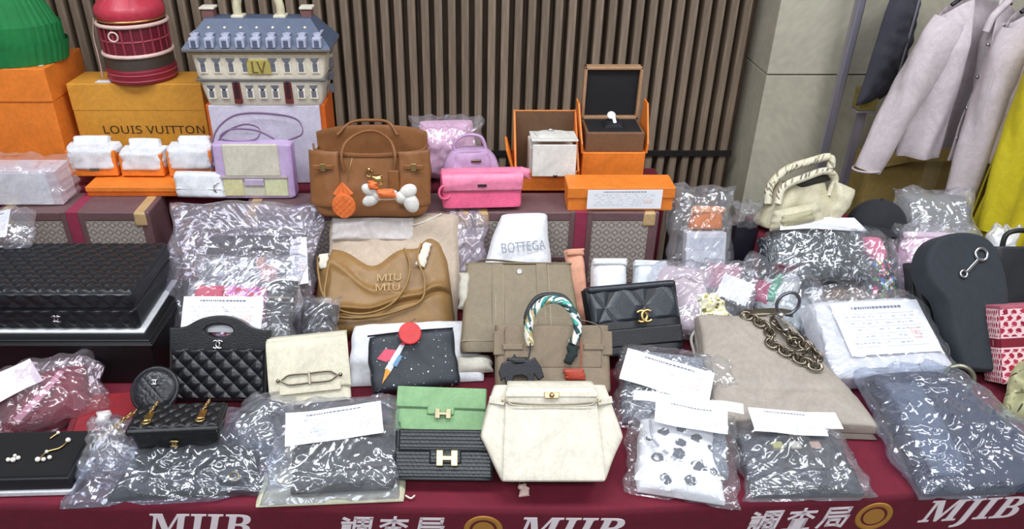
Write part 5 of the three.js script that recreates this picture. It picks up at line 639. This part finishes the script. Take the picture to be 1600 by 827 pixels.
{ // dark patterned clutch, fur purse
  const tex = canvasTex(512, 256, (x, w, h) => { reseed(61); x.fillStyle = '#2d3236'; x.fillRect(0, 0, w, h); x.lineCap = 'round'; for (let i = 0; i < 420; i++) { x.strokeStyle = ['#14171a', '#98a0a6', '#4d545a', '#d0d5d8', '#1c2023'][Math.floor(rnd() * 5)]; x.lineWidth = 2 + rnd() * 4; const a = rnd() * w, b = rnd() * h, t = rnd() * 6.3; x.beginPath(); x.moveTo(a, b); x.quadraticCurveTo(a + 14 * Math.cos(t), b + 14 * Math.sin(t), a + 20 * Math.cos(t + 0.8), b + 20 * Math.sin(t + 0.8)); x.stroke(); } });
  const o = thing('patterned_clutch', 'dark grey patterned clutch in plastic with a white paper on top', 'clutch', [1.035, 0.845, -1.905], 1, 52); part('body', soft({ w: 0.31, w1: 0.3, L: 0.17, d: 0.05, p: 8, q: 0.35, wr: 0.004, seed: 151 }), mat(0xffffff, { r: 0.5, tex }), o, true); part('end_panel', tf(soft({ w: 0.05, L: 0.15, d: 0.05, p: 4, seed: 152 }), -0.15, 0.01, -0.004), mat(0xffffff, { r: 0.5, tex }), o, true);
  part('white_paper', tf(shell((u, v) => V((u - 0.5) * (0.22 + 0.04 * (1 - v)), (v - 0.5) * 0.055, 0.006 * Math.sin(u * 5)), 12, 4, 0.0007), 0.0, 0.185, 0.05, -0.35), K.paper, o); part('film_wrap', film({ w: 0.325, w1: 0.31, L: 0.18, d: 0.058, seed: 153, cr: 0.012, n: 64, p: 7, q: 0.35 }), K.filmClear, o);
  const m = thing('dark_red_box', 'tiny dark red box beside the dark patterned clutch', 'box', [0.905, 0.7505, -1.95], 0, 0); part('body', span(-0.03, 0.03, 0, 0.165, 0, 0.05, 0.003), leather(0x4a0f24), m); part('lid', span(-0.031, 0.031, 0.13, 0.166, -0.001, 0.051, 0.003), leather(0x5a1530), m);
  const f = thing('brown_fur_purse', 'brown mottled fur purse in clear plastic below the dark patterned clutch', 'purse', [1.1, 0.7505, -1.81], -4, 58); const fx = mat(0xffffff, { r: 0.9, tex: canvasTex(128, 128, (x, w, h) => { reseed(71); x.fillStyle = '#76604f'; x.fillRect(0, 0, w, h); for (let i = 0; i < 300; i++) { x.fillStyle = ['#5d4a3c', '#95806d', '#6d5747', '#86705e'][Math.floor(rnd() * 4)]; x.fillRect(rnd() * w, rnd() * h, 2 + rnd() * 5, 5 + rnd() * 9); } }) }); part('body', soft({ w: 0.2, w1: 0.2, L: 0.15, d: 0.045, p: 3, wr: 0.006, seed: 154 }), fx, f, true); part('frame', tube([[-0.08, 0.14, 0.03], [0, 0.15, 0.038], [0.08, 0.14, 0.03]], 0.003, 20), K.gunmetal, f); part('film_wrap', film({ w: 0.28, w1: 0.25, L: 0.18, d: 0.055, seed: 155, cr: 0.014, n: 60 }), K.film, f); }
{ // on the block: cream pouch bag, cap, grey bag
  const o = thing('cream_pouch_bag', 'cream leather pouch bag with braided patterned scarf handles on the block', 'handbag', [0.985, 0.9505, -2.13], 3, 14); const cm = leather(0xc6bea0, 0.5), c2 = leather(0xd6cfb2, 0.5);
  part('body', bagGeo({ w: t => lerp(0.225, 0.15, t * t), d: t => lerp(0.12, 0.06, t), L: 0.13, pw: 3, wr: 0.02, f: 16, seed: 6, rim: 0.02 }), cm, o);
  part('front_fold', tf(soft({ w: 0.17, w1: 0.13, L: 0.06, d: 0.03, p: 2.6, seed: 162, wr: 0.006 }), -0.02, 0.008, 0.1, 0, 0, 0.18), c2, o); part('front_pocket', tf(soft({ w: 0.1, w1: 0.09, L: 0.034, d: 0.014, p: 2.4, seed: 163 }), -0.03, 0.02, 0.125, 0, 0, 0.2), leather(0xb9b18e), o);
  part('side_fold', tf(soft({ w: 0.05, w1: 0.07, L: 0.12, d: 0.04, p: 2.6, seed: 164, wr: 0.008 }), 0.085, 0.01, 0.07, 0, 0, -0.4), c2, o);
  const sc = mat(0xffffff, { r: 0.8, tex: canvasTex(256, 64, (x, w, h) => { reseed(81); x.fillStyle = '#d6d0b8'; x.fillRect(0, 0, w, h); for (let i = 0; i < 90; i++) { x.fillStyle = ['#6a665a', '#e4dec6', '#8c866e', '#c9c19c'][Math.floor(rnd() * 4)]; x.save(); x.translate(rnd() * w, rnd() * h); x.rotate(0.7); x.fillRect(0, -10, 2 + rnd() * 4, 20); x.restore(); } }) });
  part('scarf_handle', tube([[-0.1, 0.07, 0.07], [-0.095, 0.12, 0.06], [-0.05, 0.165, 0.05], [0.03, 0.19, 0.04], [0.09, 0.2, 0.04], [0.092, 0.17, 0.045]], 0.012, 50, false, 10), sc, o, true);
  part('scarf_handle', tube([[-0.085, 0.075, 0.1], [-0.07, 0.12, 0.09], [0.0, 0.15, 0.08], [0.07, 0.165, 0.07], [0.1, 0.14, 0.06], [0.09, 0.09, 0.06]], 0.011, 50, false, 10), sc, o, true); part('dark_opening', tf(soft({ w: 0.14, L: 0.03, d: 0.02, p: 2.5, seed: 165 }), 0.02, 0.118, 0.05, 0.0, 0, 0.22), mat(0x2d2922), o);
  const c = thing('black_hat', 'black fabric cap between the cream pouch bag and grey plastic-wrapped bag', 'hat', [1.232, 0.956, -2.11], -8, 6); const k = cloth(0x25272c);
  part('crown', tf(new THREE.SphereGeometry(0.082, 32, 16, 0, Math.PI * 2, 0, Math.PI / 2), 0, 0, 0.04, 0, 0, 0, V(1.05, 1.05, 0.85)), k, c); part('brim', shell((u, v) => { const a = lerp(0.15, 0.85, u) * Math.PI, r = lerp(0.078, 0.14, v); return V(-Math.cos(a) * r * 0.9 - 0.02, 0.012 - 0.015 * v + 0.012 * Math.sin(u * Math.PI), 0.04 + Math.sin(a) * r * 0.75); }, 20, 6, 0.003), k, c); part('button', ball(0.006, 0, 0.086, 0.04, 8), k, c);
  const g = thing('grey_canvas_bag', 'grey canvas bag with pale straps in plastic beside the black cap', 'bag', [1.41, 0.7505, -1.985], -6, 34); part('body', soft({ w: 0.22, w1: 0.2, L: 0.33, d: 0.06, p: 3.4, wr: 0.012, f: 12, seed: 171 }), cloth(0x8d8d8a), g); part('strap', ribbon([[-0.06, 0.32, 0.02], [-0.05, 0.25, 0.065], [-0.065, 0.16, 0.07]], 0.01, 0.002, V(1, 0, 0), 24), cloth(0xcfcdc6), g); part('film_wrap', film({ w: 0.24, w1: 0.23, L: 0.35, d: 0.07, seed: 172, cr: 0.018, n: 60 }), K.film, g);
  const wfold = thing('white_plastic_fold', 'upright white plastic fold beside the grey canvas bag and yellow coat', 'plastic bag', [1.56, 0.7505, -1.93], -16, 26); part('film', film({ w: 0.1, w1: 0.08, L: 0.26, d: 0.03, seed: 173, cr: 0.018, n: 40 }), filmMat(0xffffff, 0.5, 0.28), wfold); part('paper_insert', soft({ w: 0.07, L: 0.22, d: 0.015, seed: 174, wr: 0.004 }), K.paper, wfold); }
{ // colourful and pink things
  const tex = canvasTex(128, 256, (x, w, h) => { reseed(91); x.fillStyle = '#3a3b44'; x.fillRect(0, 0, w, h); for (let i = 0; i < 240; i++) { x.fillStyle = ['#e8d84a', '#3a78c0', '#d63a7a', '#e8e8e0', '#5aa05a', '#30323c', '#c08a4a'][Math.floor(rnd() * 7)]; x.beginPath(); x.arc(rnd() * w, rnd() * h, 2 + rnd() * 7, 0, 7); x.fill(); } });
  const o = thing('multicolour_pouch', 'multicoloured patterned pouch with a pink top beside the black rounded bag', 'pouch', [1.2, 0.7705, -1.83], 10, 42); part('body', soft({ w: 0.09, w1: 0.08, L: 0.2, d: 0.045, p: 4, wr: 0.006, seed: 181 }), mat(0xffffff, { r: 0.6, tex }), o, true); part('pink_top', tf(soft({ w: 0.06, L: 0.09, d: 0.04, p: 2.6, seed: 182, wr: 0.008 }), 0.0, 0.17, 0.004), cloth(0xf0789c), o); part('magenta_tab', tf(soft({ w: 0.035, L: 0.06, d: 0.03, p: 3, seed: 183 }), 0.045, 0.0, 0.02), leather(0xc02a6a), o); part('film_wrap', film({ w: 0.12, L: 0.28, d: 0.055, seed: 184, cr: 0.014, n: 50 }), K.film, o);
  const pk = mat(0xffffff, { r: 0.8, tex: canvasTex(256, 256, (x, w, h) => { reseed(95); x.fillStyle = '#e8c0d4'; x.fillRect(0, 0, w, h); for (let i = 0; i < 300; i++) { x.strokeStyle = ['#d86a9c', '#fff2f8', '#c04a84', '#f4dce8'][Math.floor(rnd() * 4)]; x.lineWidth = 3 + rnd() * 4; const a = rnd() * w, b = rnd() * h; x.beginPath(); x.moveTo(a, b); x.lineTo(a + 18 * rnd(), b + 12 * (rnd() - 0.5)); x.stroke(); } }) });
  const p = thing('pink_tweed_bag', 'pink and white woven bag in clear plastic behind the denim backpack', 'bag', [1.345, 0.7505, -1.8], -4, 42); part('body', soft({ w: 0.23, w1: 0.2, L: 0.3, d: 0.05, p: 4, wr: 0.01, f: 18, seed: 185 }), pk, p, true); part('hem', tf(soft({ w: 0.2, L: 0.02, d: 0.015, seed: 186, p: 4 }), 0, 0.275, 0.03), cloth(0xf2d6e2), p); part('film_wrap', film({ w: 0.26, w1: 0.25, L: 0.33, d: 0.06, seed: 187, cr: 0.016, n: 64 }), K.film, p);
  const d = thing('dark_leather_bag', 'dark rounded leather bag between the multicoloured pouch and denim backpack', 'bag', [1.275, 0.7505, -1.745], 6, 40); part('body', soft({ w: 0.085, w1: 0.06, L: 0.24, d: 0.05, p: 2.6, wr: 0.004, seed: 188 }), leather(0x222428), d); part('edge', tube([[-0.04, 0.03, 0.03], [-0.04, 0.14, 0.04], [-0.02, 0.225, 0.02]], 0.003, 20), leather(0x15161a), d); }
{ // denim backpack, black bag, printed tote, scarf
  const o = thing('denim_backpack', 'black denim rounded backpack with a silver key-shaped charm', 'backpack', [1.315, 0.7505, -1.64], 4, 38); const dm = cloth(0x2e343a, 0.85), dk = leather(0x1b1d20, 0.5);
  const sil = [[-0.035, 0], [0.045, 0], [0.07, 0.09], [0.088, 0.18], [0.085, 0.27], [0.055, 0.325], [-0.01, 0.338], [-0.07, 0.32], [-0.1, 0.27], [-0.095, 0.22], [-0.06, 0.17], [-0.05, 0.08]]; const sh = new THREE.Shape(); sh.moveTo(...sil[0]); sh.splineThru(sil.slice(1).map(p => new THREE.Vector2(...p))); sh.closePath();
  part('body', tf(new THREE.ExtrudeGeometry(sh, { depth: 0.045, bevelEnabled: true, bevelSize: 0.012, bevelThickness: 0.018, bevelSegments: 5, curveSegments: 10 }), 0, 0.012, 0.018), dm, o);
  part('piping', tube([[0.055, 0.02, 0.072], [0.078, 0.1, 0.073], [0.098, 0.19, 0.073], [0.093, 0.28, 0.073], [0.06, 0.338, 0.073], [-0.01, 0.352, 0.073], [-0.076, 0.332, 0.073]], 0.004, 60), dk, o);
  part('side_gusset', tf(soft({ w: 0.03, w1: 0.04, L: 0.3, d: 0.06, p: 3, seed: 191 }), 0.095, 0.02, 0.0), dm, o);
  part('charm_ring', torus(0.016, 0.004, 0.035, 0.3, 0.085), K.silver, o); part('charm_bar', [tf(rbox(0.008, 0.045, 0.005, 0, 0, 0, 0.002), 0.006, 0.27, 0.085, 0, 0, -0.85), tf(torus(0.009, 0.003, -0.02, 0.25, 0.085))], K.silver, o);
  const b = thing('black_buckled_bag', 'black bag with white studs at the edge behind the red printed tote', 'bag', [1.52, 0.7705, -1.79], 0, 30); part('body', bagGeo({ w: 0.19, d: 0.09, L: 0.24, pw: 6, wr: 0.004 }), leather(0x202226, 0.5), b); part('strap', tf(rbox(0.022, 0.16, 0.006, 0.01, 0.15, 0.094, 0.002)), leather(0x101114), b); for (const y of [0.19, 0.21]) part('stud', ball(0.006, 0.01, y, 0.1, 8), K.silver, b); part('handle', tube([[-0.05, 0.23, 0.05], [-0.04, 0.275, 0.06], [0.02, 0.28, 0.06], [0.05, 0.23, 0.05]], 0.007), leather(0x17181b), b);
  const tex = canvasTex(512, 512, (x, w, h) => { reseed(99); x.fillStyle = '#e6c3c6'; x.fillRect(0, 0, w, h); for (let j = 0; j < 13; j++) for (let i = 0; i < 9; i++) { x.fillStyle = ['#a01c34', '#b03048', '#8c1830'][Math.floor(rnd() * 3)]; const cx = i * 60 + (j % 2) * 30, cy = j * 41; x.beginPath(); for (let k = 0; k < 9; k++) { const t = k / 9 * 6.283, q = 13 + 12 * rnd(); x[k ? 'lineTo' : 'moveTo'](cx + q * Math.cos(t), cy + q * Math.sin(t) * 0.9); } x.fill(); x.fillRect(cx - 22, cy + 14, 16, 5); } x.fillStyle = '#e6c3c6'; x.fillRect(0, 205, w, 82); x.fillStyle = '#7a1228'; x.fillRect(0, 215, w, 60); x.fillStyle = '#f0dfe0'; x.fillRect(330, 228, 10, 36); x.fillRect(300, 205, 5, 8); });
  const t = thing('red_printed_tote', 'red and white toile-printed canvas tote with a dark red band', 'tote', [1.45, 0.7505, -1.605], 5, 30); const sd = mat(0xffffff, { r: 0.85, tex }); part('front_panel', tf(relief(0.2, 0.2, 0.006, (x, y) => 0.0008 * ns(x * 90, y * 90), 30), 0, 0.0, 0.062), sd, t, true); part('body', span(-0.1, 0.1, 0, 0.198, 0, 0.064, 0.006), cloth(0xd3a3aa), t); part('side_panel', tf(relief(0.06, 0.196, 0.003, () => 0, 8), -0.1, 0.001, 0.032, 0, -Math.PI / 2, 0), sd, t, true); part('top_hem', span(-0.101, 0.101, 0.19, 0.2, 0.0, 0.069, 0.003), cloth(0xb8606e), t);
  const s = thing('green_patterned_scarf', 'crumpled green, cream and black patterned scarf below the red printed tote', 'scarf', [1.39, 0.7505, -1.4], -30, 72); part('cloth', soft({ w: 0.2, w1: 0.16, L: 0.24, d: 0.05, p: 3, wr: 0.028, f: 22, seed: 192, n: 70 }), mat(0xffffff, { r: 0.8, tex: canvasTex(256, 256, (x, w, h) => { reseed(103); x.fillStyle = '#a9a880'; x.fillRect(0, 0, w, h); for (let i = 0; i < 200; i++) { x.fillStyle = ['#3a3c30', '#d6d2a8', '#6d7048', '#c4c092', '#23241e'][Math.floor(rnd() * 5)]; x.beginPath(); x.ellipse(rnd() * w, rnd() * h, 3 + rnd() * 9, 1 + rnd() * 3, rnd() * 3, 0, 7); x.fill(); } }) }), s, true); part('knot', tf(soft({ w: 0.05, L: 0.05, d: 0.04, p: 2.4, wr: 0.008, seed: 193 }), -0.06, 0.2, 0.01), cloth(0x8d8f68), s);
  const r = thing('metal_bag_ring', 'large pale metal bag ring standing between the white parcel and patterned scarf', 'ring', [1.245, 0.7525, -1.545], -20, 24); part('ring', torus(0.032, 0.007, 0, 0.039, 0.008), mat(0x9a9a86, { r: 0.35, m: 0.8 }), r); part('inner_ring', torus(0.014, 0.004, 0.004, 0.04, 0.01), mat(0x5b5c52, { r: 0.4, m: 0.8 }), r); part('clasp', tf(rbox(0.014, 0.03, 0.008, 0, 0, 0, 0.003), -0.026, 0.012, 0.01, 0, 0, 0.5), K.silver, r); }
{ // clothes rail, garments and cartons behind the table
  const o = thing('clothes_rail', 'chrome clothes rail on two uprights beside the concrete wall', 'clothes rail', [0, 0, 0]); const ch = mat(0xa9a6b4, { r: 0.3, m: 0.7, kind: 'plain' });
  const bz = x => -2.42 + (x - 1.555) * 0.66; part('top_bar', tube([[1.262, 1.69, bz(1.262)], [2.0, 1.69, bz(2.0)], [2.7, 1.69, bz(2.7)]], 0.014, 8), ch, o); for (const x of [1.275, 2.69]) { part('upright', rbox(0.03, 1.71, 0.03, x, 0.855, bz(x), 0.008), ch, o); part('foot', rbox(0.035, 0.03, 0.1, x, 0.016, bz(x), 0.01), ch, o); }
  const folds = (k, a) => (x, y) => a * Math.sin(x * k + 2 * ns(x * 6, y * 2));
  function garment(name, label, category, p, yaw, { sh, hem, L, d, m, sleeve, ang = [0.2, 0.2], open = true, neck = 0.07, colorIn }) {
    const g = thing(name, label, category, p, yaw);
    const half = (v) => lerp(sh, hem, Math.pow(v, 0.8));
    for (const s of [-1, 1]) part('front_panel', shell((u, v) => { const x = s * lerp(open ? 0.008 + 0.02 * (1 - v) * 1.5 : 0, half(v), u), dr = 0.05 * Math.pow(u, 1.5) * (1 - v); return V(x, -L * v - dr * (1 - v), d * (0.35 + 0.65 * Math.min(1, v * 4)) * Math.sqrt(Math.max(0, 1 - u * u * 0.98)) + 0.012 * v * Math.sin(x * 60 + s + 2 * ns(x * 8, v * 3))); }, 24, 24, 0.004), m, g);
    part('back_panel', shell((u, v) => { const x = lerp(-1, 1, u) * half(v), q = Math.abs(2 * u - 1); return V(x, -L * v - 0.05 * Math.pow(q, 1.5) * (1 - v) * (1 - v) + 0.015 * (1 - q) * (1 - v), -d * Math.sqrt(Math.max(0, 1 - q * q * 0.98)) * 0.8 + 0.01 * v * Math.sin(x * 50)); }, 40, 20, 0.004), m, g);
    for (const s of [-1, 1]) { const a = s < 0 ? ang[0] : ang[1], Ls = sleeve, pts = []; for (let i = 0; i <= 5; i++) { const t = i / 5; pts.push([s * (sh - 0.025 + Math.sin(a) * Ls * t), -0.06 - Math.cos(a) * Ls * t, 0.01 + 0.03 * t]); }
      const c = curve(pts), pos = [], idx = []; const N = 26, Mm = 22; for (let i = 0; i <= N; i++) { const t = i / N, q = c.getPoint(t), r = lerp(0.068, 0.046, t) * (t < 0.12 ? 0.72 + 0.28 * t / 0.12 : 1); for (let j = 0; j <= Mm; j++) { const th = j / Mm * 2 * Math.PI; const rr = r * (1 + 0.1 * Math.sin(th * 3 + t * 7 + s) + 0.08 * ns(t * 8, Math.cos(th) * 2, Math.sin(th) * 2 + s)); pos.push(q.x + Math.cos(th) * rr * Math.cos(a), q.y + Math.cos(th) * rr * Math.sin(a) * s, q.z + Math.sin(th) * rr * 0.7); } }
      for (let i = 0; i < N; i++) for (let j = 0; j < Mm; j++) { const k = i * (Mm + 1) + j; idx.push(k, k + 1, k + Mm + 1, k + 1, k + Mm + 2, k + Mm + 1); } const gg = new THREE.BufferGeometry(); gg.setAttribute('position', new THREE.Float32BufferAttribute(pos, 3)); gg.setIndex(idx); gg.computeVertexNormals(); part('sleeve', gg, m, g); part('cuff', tf(new THREE.TorusGeometry(0.046, 0.004, 6, 20), pts[5][0], pts[5][1], pts[5][2], Math.PI / 2, s * a * 0, 0, V(1, 0.7, 1)), m, g); }
    part('collar', tube([[-neck, 0.012, 0.02], [-neck * 0.8, 0.03, -0.03], [0, 0.035, -0.045], [neck * 0.8, 0.03, -0.03], [neck, 0.012, 0.02], [0.02, -0.05, d * 0.7], [0.012, -0.09, d * 0.75]], 0.011, 50), m, g);
    for (const y of [0.25, 0.45, 0.65, 0.85]) part('button', ball(0.006, 0.02, -L * y, d + 0.004, 8), K.silver, g);
    part('hanger', [tube([[-sh * 0.8, -0.02, 0], [0, 0.045, 0], [sh * 0.8, -0.02, 0]], 0.006, 24), tube([[0, 0.045, 0], [0, 0.1, 0], [0, 0.115, 0.022], [0, 0.14, 0.024], [0, 0.157, 0], [0, 0.14, -0.024]], 0.002, 32)], mat(0x1c1c20, { r: 0.4 }), g);
    return g; }
  const pinkW = cloth(0xd8cccf), pinkW2 = cloth(0xcfc2c5), yel = cloth(0xd9c81e, 0.7);
  garment('pale_pink_jacket', 'pale pink-white jacket with spread sleeve hanging first on the clothes rail', 'jacket', [1.555, 1.56, -2.42], 2, { sh: 0.115, hem: 0.14, L: 0.5, d: 0.055, m: pinkW, sleeve: 0.5, ang: [0.3, 0.12] });
  garment('pale_pink_cardigan', 'pale pink button cardigan hanging between the pale jacket and yellow coat', 'cardigan', [1.705, 1.56, -2.32], 4, { sh: 0.12, hem: 0.13, L: 0.47, d: 0.055, m: pinkW2, sleeve: 0.57, ang: [0.05, 0.14] });
  garment('yellow_coat', 'long bright yellow coat hanging at the end of the clothes rail', 'coat', [1.815, 1.56, -2.235], 4, { sh: 0.17, hem: 0.2, L: 0.74, d: 0.07, m: yel, sleeve: 0.6, ang: [0.02, 0.1], open: false });
  const dkg = thing('black_garment_cover', 'black garment in a grey cover hanging behind the pale pink jacket', 'garment', [1.385, 1.56, -2.57], 40); part('cover', tf(soft({ w: 0.26, w1: 0.16, L: 0.36, d: 0.05, wr: 0.012, seed: 201, p: 4 }), 0, -0.36, 0), cloth(0x3c3b45), dkg); part('zip', tf(rbox(0.008, 0.34, 0.004, 0, -0.18, 0.058, 0.001)), mat(0x8d8b98), dkg); part('hanger_hook', tube([[0, 0, 0.02], [0, 0.1, 0.02], [0.02, 0.13, 0.02], [0.0, 0.155, 0.02]], 0.003, 16), K.gunmetal, dkg);
  const kraft = card(0xa78d4e, 0.8), kraft2 = card(0x8f7840, 0.8);
  const cb = thing('cardboard_box', 'tall kraft cardboard carton with open flap standing behind the pale jacket', 'box', [1.64, 0, -2.63]); part('body', span(-0.22, 0.22, 0, 0.985, -0.03, 0.1, 0.003), kraft, cb); part('open_flap', tf(span(-0.04, 0.09, 0, 0.004, 0, 0.1), -0.2, 0.99, 0.04, 0.15, 0, 0.25), kraft, cb); part('tape', span(-0.03, 0.03, 0.4, 0.986, 0.0995, 0.101, 0.0005), card(0xb9a270), cb);
  const oc = thing('olive_small_carton', 'small olive carton resting on a shelf arm of the clothes rail', 'box', [1.34, 1.175, -2.56]); part('body', span(-0.03, 0.03, 0, 0.07, 0, 0.05, 0.003), card(0x85763a), oc); part('lid', span(-0.031, 0.031, 0.05, 0.071, -0.001, 0.051, 0.002), card(0x7c6e36), oc);
  const st = thing('metal_stand', 'slim grey metal stand against the concrete wall behind the black garment', 'stand', [1.34, 0, -2.56]); part('post', span(-0.012, 0.012, 0, 1.17, 0.012, 0.036, 0.003), ch, st); part('plate', span(-0.035, 0.035, 1.168, 1.1745, 0, 0.055, 0.002), ch, st); part('foot', span(-0.03, 0.03, 0, 0.012, -0.01, 0.06, 0.004), ch, st);
  const bb = thing('beige_crate', 'low beige carton beyond the black studded bag', 'box', [1.78, 0.7505, -2.02], -8); part('body', span(-0.14, 0.14, 0, 0.1, 0, 0.14, 0.003), card(0xcdbf94), bb); part('lid', span(-0.142, 0.142, 0.07, 0.102, -0.002, 0.142, 0.003), card(0xd6c99e), bb); }
scene.traverse(o => { if (o.isMesh) { o.castShadow = true; o.receiveShadow = true; } });
renderer.render(scene, camera);
